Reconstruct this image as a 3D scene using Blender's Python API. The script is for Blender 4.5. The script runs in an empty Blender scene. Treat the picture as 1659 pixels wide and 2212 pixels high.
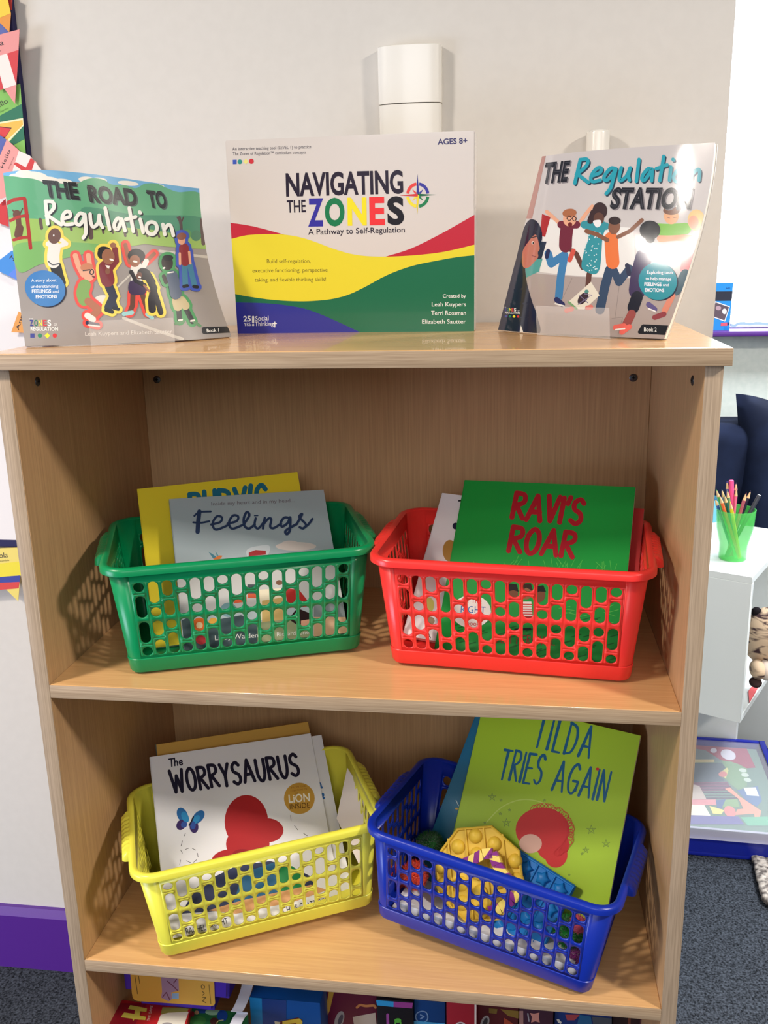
import bpy, bmesh, math, random
import numpy as np
from mathutils import Vector, Matrix, Euler
from mathutils.geometry import tessellate_polygon

S = bpy.context.scene
COL = S.collection
random.seed(7)
ZO = 1.19886          # height of the bookcase top above the floor; everything below is measured from the top

# ------------------------------------------------------------------ camera
CAM = np.array([0.18979, -0.99938, 0.09729])
EUL = (1.302938, 0.022232, 0.137324)
FPX, IW, IH = 2021.14, 1659.0, 2212.0
cd = bpy.data.cameras.new('camera')
cd.sensor_fit = 'VERTICAL'
cd.sensor_height = 36.0
cd.lens = FPX / IH * 36.0
cd.clip_start = 0.02
cam = bpy.data.objects.new('camera', cd)
COL.objects.link(cam)
cam.location = CAM
cam.rotation_euler = EUL
S.camera = cam
RC = np.array(Euler(EUL, 'XYZ').to_matrix())

# ------------------------------------------------------------------ world, lamps, exposure
S.view_settings.view_transform = 'Standard'
S.view_settings.look = 'None'
S.view_settings.gamma = 1.0
S.view_settings.exposure = 0.0
S.view_settings.use_curve_mapping = False
W = bpy.data.worlds.new('room_light')
S.world = W
W.use_nodes = True
bg = W.node_tree.nodes['Background']
bg.inputs[0].default_value = (0.96, 0.98, 1.0, 1)
bg.inputs[1].default_value = 0.205


def area(name, loc, target, sx, sy, power, color):
    l = bpy.data.lights.new(name, 'AREA')
    l.shape = 'RECTANGLE'
    l.size, l.size_y = sx, sy
    l.energy = power
    l.color = color
    o = bpy.data.objects.new(name, l)
    COL.objects.link(o)
    o.location = loc
    o.rotation_euler = (Vector(target) - Vector(loc)).to_track_quat('-Z', 'Y').to_euler()
    return o


area('ceiling_lamp_west', (-1.45, -1.05, 1.30), (-1.45, -1.05, 0), 0.26, 0.26, 56, (1.0, 0.90, 0.79))
area('ceiling_tube_near', (-1.70, -1.55, 1.30), (-1.70, -1.55, 0), 0.40, 0.14, 13, (1.0, 0.93, 0.84))
o_ = area('ceiling_tube_far', (-2.38, -1.80, 1.30), (-2.38, -1.80, 0), 0.95, 0.10, 18, (1.0, 0.93, 0.84))
o_.rotation_euler = (0, 0, math.radians(66))
area('ceiling_lamp_east', (2.05, -1.05, 1.30), (2.05, -1.05, 0), 0.28, 0.28, 82, (1.0, 0.91, 0.80))
area('alcove_fill_light', (1.75, 0.95, 1.30), (1.75, 0.95, 0), 0.5, 0.5, 74, (0.93, 0.97, 1.0))  # added fill to brighten the alcove and far wall, no lamp seen there
area('front_fill_light', (0.4, -3.6, 1.1), (0.0, 0.3, -0.3), 2.6, 1.2, 36, (0.95, 0.97, 1.0))  # added broad frontal fill that lifts the shaded shelves and basket fronts
area('window_daylight', (1.9, 1.88, 0.45), (0.9, 0.3, -0.6), 1.6, 1.1, 26, (0.88, 0.95, 1.0))
area('cool_side_fill', (-2.6, -1.4, -0.55), (-0.6, 0.4, -0.9), 1.2, 0.9, 42, (0.66, 0.77, 1.0))  # added cool fill for the lower left wall, its source is unseen


# ------------------------------------------------------------------ colours and materials
def lin(c):
    return tuple((x / 255 / 12.92 if x <= 10.3 else ((x / 255 + 0.055) / 1.055) ** 2.4) for x in c)


MATS = {}


def mat(rgb, rough=0.5, spec=0.4, coat=0.0, trans=0.0, alpha=1.0, metal=0.0, sheen=0.0, emit=0.0, sss=0.0):
    key = (tuple(rgb), rough, spec, coat, trans, alpha, metal, sheen, emit, sss)
    if key in MATS:
        return MATS[key]
    m = bpy.data.materials.new('colour_%d_%d_%d' % tuple(int(v) for v in rgb))
    m.use_nodes = True
    b = m.node_tree.nodes['Principled BSDF']
    b.inputs['Base Color'].default_value = lin(rgb) + (1,)
    b.inputs['Roughness'].default_value = rough
    b.inputs['Specular IOR Level'].default_value = spec
    b.inputs['Coat Weight'].default_value = coat
    b.inputs['Coat Roughness'].default_value = 0.06
    b.inputs['Transmission Weight'].default_value = trans
    b.inputs['Alpha'].default_value = alpha
    b.inputs['Metallic'].default_value = metal
    b.inputs['Sheen Weight'].default_value = sheen
    if sss:
        b.inputs['Subsurface Weight'].default_value = sss
        b.inputs['Subsurface Radius'].default_value = (0.01, 0.01, 0.01)
    if emit:
        b.inputs['Emission Color'].default_value = lin(rgb) + (1,)
        b.inputs['Emission Strength'].default_value = emit
    MATS[key] = m
    return m


def noise_mat(name, c1, c2, scale=(1, 1, 1), ns=5.0, detail=4, rough=0.5, bump=0.0, spec=0.4, lo=0.35, hi=0.65, dist=0.0, coat=0.0):
    m = bpy.data.materials.new(name)
    m.use_nodes = True
    nt = m.node_tree
    b = nt.nodes['Principled BSDF']
    tc = nt.nodes.new('ShaderNodeTexCoord')
    mp = nt.nodes.new('ShaderNodeMapping')
    mp.inputs['Scale'].default_value = scale
    nz = nt.nodes.new('ShaderNodeTexNoise')
    nz.inputs['Scale'].default_value = ns
    nz.inputs['Detail'].default_value = detail
    nz.inputs['Distortion'].default_value = dist
    cr = nt.nodes.new('ShaderNodeValToRGB')
    cr.color_ramp.elements[0].position = lo
    cr.color_ramp.elements[1].position = hi
    cr.color_ramp.elements[0].color = lin(c1) + (1,)
    cr.color_ramp.elements[1].color = lin(c2) + (1,)
    L = nt.links.new
    L(tc.outputs['Object'], mp.inputs['Vector'])
    L(mp.outputs['Vector'], nz.inputs['Vector'])
    L(nz.outputs['Fac'], cr.inputs['Fac'])
    L(cr.outputs['Color'], b.inputs['Base Color'])
    b.inputs['Roughness'].default_value = rough
    b.inputs['Specular IOR Level'].default_value = spec
    b.inputs['Coat Weight'].default_value = coat
    if bump:
        bp = nt.nodes.new('ShaderNodeBump')
        bp.inputs['Strength'].default_value = bump
        bp.inputs['Distance'].default_value = 0.002
        L(nz.outputs['Fac'], bp.inputs['Height'])
        L(bp.outputs['Normal'], b.inputs['Normal'])
    return m


WOOD_X = noise_mat('oak_laminate_along', (206, 158, 106), (222, 176, 122), (1.6, 46, 46), 6, 5, 0.26, 0.01, 0.45, 0.25, 0.75, 0.3, 0.4)
WOOD_Z = noise_mat('oak_laminate_upright', (178, 140, 100), (202, 162, 118), (60, 60, 1.3), 6, 5, 0.42, 0.02, 0.35, 0.25, 0.75, 0.3)
EDGE_X = noise_mat('oak_edging_along', (148, 124, 98), (188, 164, 136), (2.2, 130, 130), 6, 5, 0.5, 0.04, 0.3, 0.25, 0.75, 0.4)
EDGE_Z = noise_mat('oak_edging_upright', (144, 124, 102), (182, 160, 136), (130, 130, 2.2), 6, 5, 0.5, 0.04, 0.3, 0.25, 0.75, 0.4)
PAINT = noise_mat('wall_paint', (207, 202, 195), (209, 204, 197), (1, 1, 1), 60, 2, 0.75, 0.0, 0.2)
PAINT_FAR = noise_mat('far_wall_paint', (222, 232, 226), (230, 238, 232), (1, 1, 1), 60, 3, 0.75, 0.0, 0.2)
CARPET = noise_mat('carpet_pile', (26, 28, 32), (76, 82, 92), (1, 1, 1), 260, 4, 0.95, 0.8, 0.05, 0.34, 0.68)
PURPLE = mat((84, 40, 138), 0.28, 0.5)
WHITE_PLASTIC = mat((232, 228, 220), 0.22, 0.5)


# ------------------------------------------------------------------ pixel rays (photograph pixels -> places in the room)
def ray(u, v):
    return RC @ np.array([(u - IW / 2) / FPX, -(v - IH / 2) / FPX, -1.0])


def at(u, v, axis, val):
    d = ray(u, v)
    return CAM + d * ((val - CAM[axis]) / d[axis])


def near(u, v, p):
    d = ray(u, v)
    d = d / np.linalg.norm(d)
    return CAM + d * ((np.array(p) - CAM) @ d)


# ------------------------------------------------------------------ mesh building
class G:
    """collects shapes that become ONE mesh object"""

    def __init__(self):
        self.v, self.f, self.m, self.mats, self.n = [], [], [], [], []

    def mi(self, m):
        if m not in self.mats:
            self.mats.append(m)
        return self.mats.index(m)

    def add(self, verts, faces, m, nrm=None):
        o = len(self.v)
        if nrm is not None:
            self.n += [tuple(map(float, q)) for q in nrm]
        k = self.mi(m)
        self.v += [tuple(map(float, p)) for p in verts]
        self.f += [tuple(i + o for i in f) for f in faces]
        self.m += [k] * len(faces)
        return self

    def bm(self, b, m, M=None):
        b.verts.index_update()
        vs = [(M @ v.co) if M is not None else v.co.copy() for v in b.verts]
        fs = [[v.index for v in f.verts] for f in b.faces]
        b.free()
        return self.add(vs, fs, m)

    def box(self, lo, hi, m, bevel=0.0, seg=2, M=None):
        b = bmesh.new()
        bmesh.ops.create_cube(b, size=1)
        lo, hi = Vector(lo), Vector(hi)
        for v in b.verts:
            v.co = Vector(((lo[i] + hi[i]) / 2 + v.co[i] * (hi[i] - lo[i])) for i in range(3))
        if bevel:
            bmesh.ops.bevel(b, geom=b.edges[:], offset=bevel, segments=seg, profile=0.5, affect='EDGES')
        return self.bm(b, m, M)

    def sphere(self, c, r, m, seg=24, M=None, scale=(1, 1, 1)):
        b = bmesh.new()
        bmesh.ops.create_uvsphere(b, u_segments=seg, v_segments=seg // 2, radius=r)
        for v in b.verts:
            v.co = Vector((v.co[i] * scale[i] + c[i]) for i in range(3))
        return self.bm(b, m, M)

    def rings(self, rings, m, close=True, cap0=False, cap1=False):
        n = len(rings[0])
        vs = [p for r in rings for p in r]
        fs = []
        for i in range(len(rings) - 1):
            for j in range(n if close else n - 1):
                k = (j + 1) % n
                fs.append((i * n + j, i * n + k, (i + 1) * n + k, (i + 1) * n + j))
        if cap0:
            fs.append(tuple(range(n))[::-1])
        if cap1:
            fs.append(tuple((len(rings) - 1) * n + j for j in range(n)))
        return self.add(vs, fs, m)

    def lathe(self, prof, m, seg=32, M=None, cap0=False, cap1=False):
        R = []
        for r, z in prof:
            ring = [Vector((r * math.cos(2 * math.pi * j / seg), r * math.sin(2 * math.pi * j / seg), z)) for j in range(seg)]
            R.append([(M @ p) if M is not None else p for p in ring])
        return self.rings(R, m, True, cap0, cap1)

    def tube(self, pts, r, m, seg=10, cap=True):
        pts = [Vector(p) for p in pts]
        rr = r if isinstance(r, (list, tuple)) else [r] * len(pts)
        R = []
        for i, p in enumerate(pts):
            d = (pts[min(i + 1, len(pts) - 1)] - pts[max(i - 1, 0)]).normalized()
            a = Vector((0, 0, 1)) if abs(d.z) < 0.9 else Vector((1, 0, 0))
            x = d.cross(a).normalized()
            y = d.cross(x).normalized()
            R.append([p + (x * math.cos(2 * math.pi * j / seg) + y * math.sin(2 * math.pi * j / seg)) * rr[i] for j in range(seg)])
        return self.rings(R, m, True, cap, cap)

    def prism(self, pts, d, m):
        """closed flat outline pushed along d"""
        n = len(pts)
        pts = [Vector(p) for p in pts]
        d = Vector(d)
        tri = tessellate_polygon([pts])
        vs = pts + [p + d for p in pts]
        fs = [tuple(t) for t in tri] + [tuple(i + n for i in reversed(t)) for t in tri]
        for i in range(n):
            j = (i + 1) % n
            fs.append((i, j, j + n, i + n))
        b = bmesh.new()
        bv = [b.verts.new(v) for v in vs]
        for f in fs:
            try:
                b.faces.new([bv[i] for i in f])
            except ValueError:
                pass
        bmesh.ops.recalc_face_normals(b, faces=b.faces[:])
        return self.bm(b, m)

    def build(self, name, parent=None, origin=(0, 0, 0), smooth=40, weld=0.0):
        me = bpy.data.meshes.new(name)
        o = np.array(origin, float)
        me.from_pydata([tuple(np.array(v) - o) for v in self.v], [], self.f)
        for m in self.mats:
            me.materials.append(m)
        me.polygons.foreach_set('material_index', self.m)
        if weld:
            b = bmesh.new()
            b.from_mesh(me)
            bmesh.ops.remove_doubles(b, verts=b.verts[:], dist=weld)
            b.to_mesh(me)
            b.free()
        if smooth:
            me.polygons.foreach_set('use_smooth', [True] * len(me.polygons))
            me.set_sharp_from_angle(angle=math.radians(smooth))
        me.update()
        if self.n and len(self.n) == len(me.vertices):
            me.polygons.foreach_set('use_smooth', [True] * len(me.polygons))
            me.normals_split_custom_set_from_vertices(self.n)
        ob = bpy.data.objects.new(name, me)
        COL.objects.link(ob)
        if parent is not None:
            ob.parent = parent
        else:
            ob.location = origin
        return ob


def tag(o, label=None, cat=None, group=None, kind=None):
    if label:
        o['label'] = label
    if cat:
        o['category'] = cat
    if group:
        o['group'] = group
    if kind:
        o['kind'] = kind
    return o


def thing(name, label, cat, loc=(0, 0, 0), rot=(0, 0, 0), group=None):
    o = bpy.data.objects.new(name, None)
    o.empty_display_size = 0.05
    COL.objects.link(o)
    o.location = loc
    o.rotation_euler = rot
    return tag(o, label, cat, group)


def struct(name, g, **k):
    return tag(g.build(name, **k), kind='structure')


def smooth_pts(pts, closed=False, n=8):
    P = [np.array(p, float) for p in pts]
    if len(P) < 3:
        return P
    out = []
    m = len(P)
    for i in range(m if closed else m - 1):
        p0 = P[(i - 1) % m] if (closed or i > 0) else P[i]
        p1, p2 = P[i], P[(i + 1) % m]
        p3 = P[(i + 2) % m] if (closed or i + 2 < m) else p2
        for k in range(n):
            t = k / n
            out.append(0.5 * (2 * p1 + (p2 - p0) * t + (2 * p0 - 5 * p1 + 4 * p2 - p3) * t * t + (3 * p1 - p0 - 3 * p2 + p3) * t ** 3))
    if not closed:
        out.append(P[-1])
    return out


TXT = {}


def text_mesh(s, bold=0.0):
    key = (s, bold)
    if key not in TXT:
        cu = bpy.data.curves.new('t', 'FONT')
        cu.body = s
        cu.size = 1
        cu.offset = bold
        cu.resolution_u = 4
        cu.fill_mode = 'FRONT'
        ob = bpy.data.objects.new('t', cu)
        COL.objects.link(ob)
        dg = bpy.context.evaluated_depsgraph_get()
        me = bpy.data.meshes.new_from_object(ob.evaluated_get(dg))
        V = np.array([v.co[:2] for v in me.vertices]).reshape(-1, 2)
        F = [tuple(p.vertices) for p in me.polygons]
        bpy.data.objects.remove(ob)
        bpy.data.curves.remove(cu)
        bpy.data.meshes.remove(me)
        TXT[key] = (V, F)
    return TXT[key]


CAPH = text_mesh('H')[0][:, 1].max()

O_ = [(.28, 1), (.06, .78), (0, .45), (.1, .1), (.3, 0), (.5, .15), (.58, .5), (.5, .85)]
PEN = {  # hand lettering: advance width, strokes (a leading 's' = curved, 'o' = closed curve)
    'A': (.72, [[(0, 0), (.36, 1), (.7, 0)], [(.12, .34), (.6, .34)]]),
    'B': (.58, [[(0, 0), (0, 1)], ['s', (0, 1), (.45, .9), (.42, .6), (.05, .52), (.52, .4), (.5, .08), (0, 0)]]),
    'D': (.62, [[(0, 0), (0, 1)], ['s', (0, 1), (.45, .88), (.6, .5), (.42, .1), (0, 0)]]),
    'E': (.52, [[(.5, 1), (0, 1), (0, 0), (.5, 0)], [(0, .52), (.42, .52)]]),
    'G': (.66, [['s', (.58, .86), (.4, 1), (.12, .82), (0, .45), (.14, .08), (.42, 0), (.62, .25)], [(.34, .42), (.66, .42), (.62, .1)]]),
    'H': (.56, [[(0, 0), (0, 1)], [(.54, 0), (.54, 1)], [(0, .5), (.54, .5)]]),
    'I': (.06, [[(.02, 0), (.02, 1)]]),
    'L': (.46, [[(0, 1), (0, 0), (.46, 0)]]),
    'M': (.72, [[(0, 0), (.1, 1), (.36, .35), (.62, 1), (.72, 0)]]),
    'P': (.5, [[(0, 0), (0, 1)], ['s', (0, 1), (.42, .95), (.46, .66), (.02, .48)]]),
    'C': (.56, [['s', (.54, .85), (.36, 1), (.1, .82), (0, .45), (.14, .08), (.38, 0), (.56, .15)]]),
    'N': (.54, [[(0, 0), (0, 1), (.52, 0), (.52, 1)]]),
    'O': (.58, [['o'] + O_]),
    'R': (.54, [[(0, 0), (0, 1)], ['s', (0, 1), (.42, .95), (.46, .66), (.02, .48)], [(.12, .5), (.54, 0)]]),
    'S': (.5, [['s', (.5, .86), (.3, 1), (.05, .85), (.08, .6), (.42, .42), (.48, .15), (.25, 0), (0, .12)]]),
    'T': (.62, [[(0, 1), (.62, 1)], [(.31, 1), (.31, 0)]]),
    'U': (.54, [['s', (0, 1), (.02, .3), (.26, 0), (.5, .3), (.54, 1)]]),
    'V': (.56, [[(0, 1), (.28, 0), (.56, 1)]]),
    'W': (.86, [[(0, 1), (.2, 0), (.43, .75), (.64, 0), (.86, 1)]]),
    'Y': (.56, [[(0, 1), (.28, .48), (.56, 1)], [(.28, .48), (.26, 0)]]),
    'h': (.42, [[(0, 0), (0, 1)], ['s', (0, .4), (.2, .6), (.38, .45), (.4, 0)]]),
    'e': (.44, [['s', (.02, .3), (.4, .34), (.3, .6), (.08, .5), (.02, .25), (.2, 0), (.44, .1)]]),
    "'": (.1, [[(.08, 1.04), (0, .78)]]), ' ': (.32, []),
}
# handwritten word, in its own frame
REG = [[(302, 292), (317, 442)], ['s', (302, 292), (349, 297), (357, 337), (309, 387)], [(319, 387), (407, 447)],
       ['s', (421, 407), (464, 392), (462, 365), (439, 360), (417, 387), (414, 422), (434, 445), (482, 442)],
       ['s', (557, 380), (529, 372), (504, 407), (504, 437), (529, 447), (554, 412), (562, 380), (567, 442), (569, 502), (552, 535)],
       ['s', (597, 377), (602, 432), (619, 462), (649, 437), (657, 385)], ['s', (657, 385), (662, 432), (679, 465)],
       [(697, 337), (727, 477)],
       ['s', (799, 412), (779, 405), (759, 437), (759, 467), (779, 477), (799, 437), (807, 412), (829, 487)],
       [(857, 337), (884, 492)], [(834, 412), (899, 395)], [(929, 412), (949, 497)], [(926, 363), (931, 369)],
       ['o', (1000, 430), (975, 445), (970, 480), (990, 508), (1020, 508), (1040, 475), (1030, 440)],
       [(1080, 445), (1093, 512)], ['s', (1087, 480), (1112, 450), (1132, 462), (1147, 520)]]


class Sheet:
    """a printed face in the room: s,t in 0..1 across it; marks are given in the frame of a look at the photograph"""

    def __init__(self, fn, org=(0, 0), sc=1.0, cuts=None, gap=0.0001, step=0.000025):
        self.fn, self.org, self.sc, self.cuts = fn, np.array(org, float), sc, cuts
        self.d, self.step = gap, step
        self.clip = True
        self.lay = np.zeros((150, 150), int)
        e = 1e-3
        c = np.array([[.5, .5], [.5 + e, .5], [.5, .5 + e]])
        P = fn(c)
        n = np.cross(P[1] - P[0], P[2] - P[0])
        self.sgn = 1.0 if n @ (CAM - P[0]) > 0 else -1.0
        if cuts:
            nx, ny = cuts
            st = np.array([[i / nx, j / ny] for j in range(ny + 1) for i in range(nx + 1)])
            self.NP = fn(st).reshape(ny + 1, nx + 1, 3)
            self.NN = self.true_normal(st).reshape(ny + 1, nx + 1, 3)

    def true_normal(self, st):
        e = 1e-3
        P = self.fn(st)
        n = np.cross(self.fn(st + [e, 0]) - P, self.fn(st + [0, e]) - P)
        return n / np.linalg.norm(n, axis=1)[:, None] * self.sgn

    def facet(self, st):
        nx, ny = self.cuts
        x, y = st[:, 0] * nx, st[:, 1] * ny
        i, j = np.clip(np.floor(x), 0, nx - 1).astype(int), np.clip(np.floor(y), 0, ny - 1).astype(int)
        a, b = (x - i)[:, None], (y - j)[:, None]

        def mix(A):
            lo = A[j, i] + a * (A[j, i + 1] - A[j, i]) + b * (A[j + 1, i] - A[j, i])
            hi = A[j + 1, i + 1] + (1 - a) * (A[j + 1, i] - A[j + 1, i + 1]) + (1 - b) * (A[j, i + 1] - A[j + 1, i + 1])
            return np.where(a + b <= 1, lo, hi)
        n = mix(self.NN)
        return mix(self.NP), n / np.linalg.norm(n, axis=1)[:, None]

    def project(self, st):
        q = (self.fn(st) - CAM) @ RC
        return np.stack([IW / 2 + FPX * q[:, 0] / -q[:, 2], IH / 2 - FPX * q[:, 1] / -q[:, 2]], 1)

    def inv(self, pts):
        px = np.array(pts, float).reshape(-1, 2) * self.sc + self.org
        st = np.full(px.shape, 0.5)
        e = 1e-4
        for it in range(14):
            p0 = self.project(st)
            ds = (self.project(st + [e, 0]) - p0) / e
            dt = (self.project(st + [0, e]) - p0) / e
            r = px - p0
            det = ds[:, 0] * dt[:, 1] - ds[:, 1] * dt[:, 0]
            a = (r[:, 0] * dt[:, 1] - r[:, 1] * dt[:, 0]) / det
            b = (ds[:, 0] * r[:, 1] - ds[:, 1] * r[:, 0]) / det
            st = st + np.clip(np.stack([a, b], 1), -0.6, 0.6)
        return st

    def lift(self, st, d):
        if self.cuts:
            P, n = self.facet(st)
        else:
            P, n = self.fn(st), self.true_normal(st)
        return P + n * d

    def put(self, g, m, st, faces):
        """lay flat pieces (s,t) on the sheet, trimmed at its edges and following its bend"""
        b = bmesh.new()
        bv = [b.verts.new((p[0], p[1], 0)) for p in st]
        for f in faces:
            try:
                b.faces.new([bv[i] for i in f])
            except ValueError:
                pass
        lo, hi = st.min(0), st.max(0)
        if self.clip:
            for ax in (0, 1):
                for val, nn in ((0.0, -1), (1.0, 1)):
                    if (nn < 0 and lo[ax] < 0) or (nn > 0 and hi[ax] > 1):
                        co, no = [0, 0, 0], [0, 0, 0]
                        co[ax], no[ax] = val, nn
                        bmesh.ops.bisect_plane(b, geom=b.verts[:] + b.edges[:] + b.faces[:], plane_co=co, plane_no=no, clear_outer=True)
        if self.cuts:
            for ax, n in ((0, self.cuts[0]), (1, self.cuts[1])):
                for i in range(1, n):
                    c = i / n
                    if lo[ax] < c < hi[ax]:
                        co, no = [0, 0, 0], [0, 0, 0]
                        co[ax], no[ax] = c, 1
                        bmesh.ops.bisect_plane(b, geom=b.verts[:] + b.edges[:] + b.faces[:], plane_co=co, plane_no=no)
            nx, ny = self.cuts
            q = [v.co.x * nx + v.co.y * ny for v in b.verts]
            if q:
                for k in range(math.ceil(min(q)), math.floor(max(q)) + 1):
                    bmesh.ops.bisect_plane(b, geom=b.verts[:] + b.edges[:] + b.faces[:], plane_co=(k / nx, 0, 0), plane_no=(nx, ny, 0))
        b.verts.index_update()
        V = np.array([v.co[:2] for v in b.verts]).reshape(-1, 2)
        F = []
        for f in b.faces:
            q = [v.index for v in f.verts]
            x, y = V[q, 0], V[q, 1]
            ar = (x * np.roll(y, -1) - np.roll(x, -1) * y).sum()
            F.append(q if ar * self.sgn > 0 else q[::-1])
        b.free()
        if len(V):
            # each printed piece lies just above what it covers
            N = self.lay.shape[0]
            spans = []
            top = 0
            for q in F:
                a = np.clip((V[q].min(0) * N).astype(int), 0, N - 1)
                z = np.clip((V[q].max(0) * N).astype(int), 0, N - 1) + 1
                spans.append((a, z))
                top = max(top, self.lay[a[0]:z[0], a[1]:z[1]].max())
            for a, z in spans:
                self.lay[a[0]:z[0], a[1]:z[1]] = top + 1
            d = self.d + self.step * (top + 1)
            if self.cuts:
                P, n = self.facet(V)
                g.add(P + n * d, F, m, n)
            else:
                g.add(self.lift(V, d), F, m)

    def poly(self, g, m, pts, smooth=False):
        if smooth:
            pts = smooth_pts(pts, True, 6)
        st = self.inv(pts)
        tri = tessellate_polygon([[Vector((p[0], p[1], 0)) for p in st]])
        self.put(g, m, st, [tuple(t) for t in tri])

    def ell(self, g, m, x, y, rx, ry, rot=0.0, n=28):
        a = math.radians(rot)
        pts = []
        for i in range(n):
            q = 2 * math.pi * i / n
            X, Y = rx * math.cos(q), ry * math.sin(q)
            pts.append((x + X * math.cos(a) - Y * math.sin(a), y + X * math.sin(a) + Y * math.cos(a)))
        st = self.inv(pts)
        self.put(g, m, st, [tuple(range(n))])

    def strokes(self, g, m, lines, w, off=(0, 0)):
        """several pen lines of one colour; w a width or a list of end widths"""
        jobs = []
        for ln in lines:
            kind = ln[0] if isinstance(ln[0], str) else ''
            P = [np.array(p, float) + off for p in (ln[1:] if kind else ln)]
            if kind:
                P = smooth_pts(P, kind == 'o', 6)
                if kind == 'o':
                    P = P + [P[0]]
            P = [p for i, p in enumerate(P) if i == 0 or np.hypot(*(p - P[i - 1])) > 1e-4]
            ws = np.linspace(w[0], w[1], len(P)) if isinstance(w, (list, tuple)) else np.full(len(P), float(w))
            runs, cur = [], [0]
            for i in range(1, len(P)):
                cur.append(i)
                if i < len(P) - 1:
                    a, b = P[i] - P[i - 1], P[i + 1] - P[i]
                    cs = (a @ b) / (np.hypot(*a) * np.hypot(*b))
                    if cs < 0.55:
                        runs.append((cur, True))
                        cur = [i]
                    elif len(cur) > 9:
                        runs.append((cur, False))
                        cur = [i]
            runs.append((cur, True))
            start_round = True
            for ids, end_round in runs:
                L, Rr = [], []
                for i in ids:
                    lo, hi = i, i
                    if i > ids[0] or (not start_round and i > 0):
                        lo = i - 1
                    if i < ids[-1] or (not end_round and i < len(P) - 1):
                        hi = i + 1
                    d = P[hi] - P[lo]
                    d = d / max(np.hypot(*d), 1e-9)
                    nn = np.array([-d[1], d[0]]) * ws[i] / 2
                    L.append(P[i] + nn)
                    Rr.append(P[i] - nn)
                n = len(ids)
                V = L + Rr
                F = [(i, i + 1, n + i + 1, n + i) for i in range(n - 1)]
                for rnd, i, sg in ((start_round, 0, -1), (end_round, n - 1, 1)):
                    if rnd and len(ids) > 1:
                        a, b = V[i], V[n + i]
                        c = (a + b) / 2
                        r = a - c
                        k0 = len(V)
                        fan = [i]
                        for k in range(1, 7):
                            q = -sg * math.pi * k / 7
                            V.append(c + np.array([r[0] * math.cos(q) - r[1] * math.sin(q), r[0] * math.sin(q) + r[1] * math.cos(q)]))
                            fan.append(k0 + k - 1)
                        F.append(tuple(fan + [n + i]))
                if len(ids) > 1:
                    jobs.append((V, F))
                start_round = end_round
        if jobs:
            st = self.inv(np.vstack([np.array(v) for v, _ in jobs]))
            o = 0
            for v, f in jobs:
                self.put(g, m, st[o:o + len(v)], f)
                o += len(v)

    def text(self, g, m, s, p0, p1, cap, up=None, bold=0.0, off=(0, 0)):
        V, F = text_mesh(s, bold)
        p0, p1 = np.array(p0, float) + off, np.array(p1, float) + off
        x0, x1 = V[:, 0].min(), V[:, 0].max()
        d = (p1 - p0) / (x1 - x0)
        if up is None:
            L = np.hypot(*(p1 - p0))
            up = np.array([(p1 - p0)[1], -(p1 - p0)[0]]) / L * cap
        else:
            up = np.array(up, float)
            up = up / np.hypot(*up) * cap
        pts = p0 + (V[:, :1] - x0) * d + V[:, 1:2] / CAPH * up
        self.put(g, m, self.inv(pts), F)

    def pen(self, g, m, s, p0, p1, up, w, gap=0.22, wob=0.0, off=(0, 0)):
        adv = sum(PEN[c][0] for c in s) + gap * (len(s) - 1)
        p0, p1, up = np.array(p0, float), np.array(p1, float), np.array(up, float)
        d = (p1 - p0) / adv
        x = 0
        L = []
        rnd = random.Random(s)
        for c in s:
            a, st = PEN[c]
            dy = (rnd.random() - .5) * wob
            for q in st:
                kind = [q[0]] if isinstance(q[0], str) else []
                L.append(kind + [tuple(p0 + d * (x + X) + up * (Y + dy)) for X, Y in (q[1:] if kind else q)])
            x += a + gap
        self.strokes(g, m, L, w, off)


def plane_fn(TL, TR, BR, BL):
    TL, TR, BR, BL = [np.array(p, float) for p in (TL, TR, BR, BL)]

    def fn(st):
        s, t = st[:, :1], st[:, 1:2]
        return BL * (1 - s) * (1 - t) + BR * s * (1 - t) + TL * (1 - s) * t + TR * s * t
    return fn


def lag(x, xs):
    return [np.prod([(x - xs[j]) / (xs[i] - xs[j]) for j in range(len(xs)) if j != i], axis=0) for i in range(len(xs))]


def patch_fn(rows, ss):
    """rows: bottom, middle, top, each of points along the face"""
    R = np.array(rows, float)

    def fn(st):
        A = lag(st[:, 0], ss)
        B = lag(st[:, 1], [0, .5, 1])
        return sum((A[j] * B[i])[:, None] * R[i, j] for i in range(R.shape[0]) for j in range(R.shape[1]))
    return fn


# ================================================================== the room
FLOOR = -ZO
D = 0.38375
YW = 0.3978
g = G().box((-3.2, -2.2, FLOOR - 0.05), (3.2, 2.6, FLOOR), CARPET)
struct('floor', g)
g = G().box((-3.2, YW, FLOOR), (0.4650, YW + 0.12, 1.55), PAINT)
struct('wall_back', g)
YF = 1.90
g = G().box((0.30, YF, FLOOR), (3.2, YF + 0.12, -0.150), PAINT_FAR).box((0.30, YF, -0.150), (0.52, YF + 0.12, 1.55), PAINT_FAR)
g.box((2.9, YF, -0.150), (3.2, YF + 0.12, 1.55), PAINT_FAR).box((0.52, YF, 1.25), (2.9, YF + 0.12, 1.55), PAINT_FAR)
struct('wall_far', g)
# skirting on the back wall, left of the bookcase
g = G()
prof = [(YW, -1.0705), (YW - 0.008, -1.0705), (YW - 0.018, -1.083), (YW - 0.018, FLOOR), (YW, FLOOR)]
g.rings([[(-3.2, y, z) for y, z in prof], [(0.4650, y, z) for y, z in prof]], PURPLE, True, True, True)
struct('baseboard_back', g, smooth=20)
g = G().box((0.30, YF - 0.018, FLOOR), (3.2, YF, -1.07), PURPLE, 0.003)
struct('baseboard_far', g)
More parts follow.
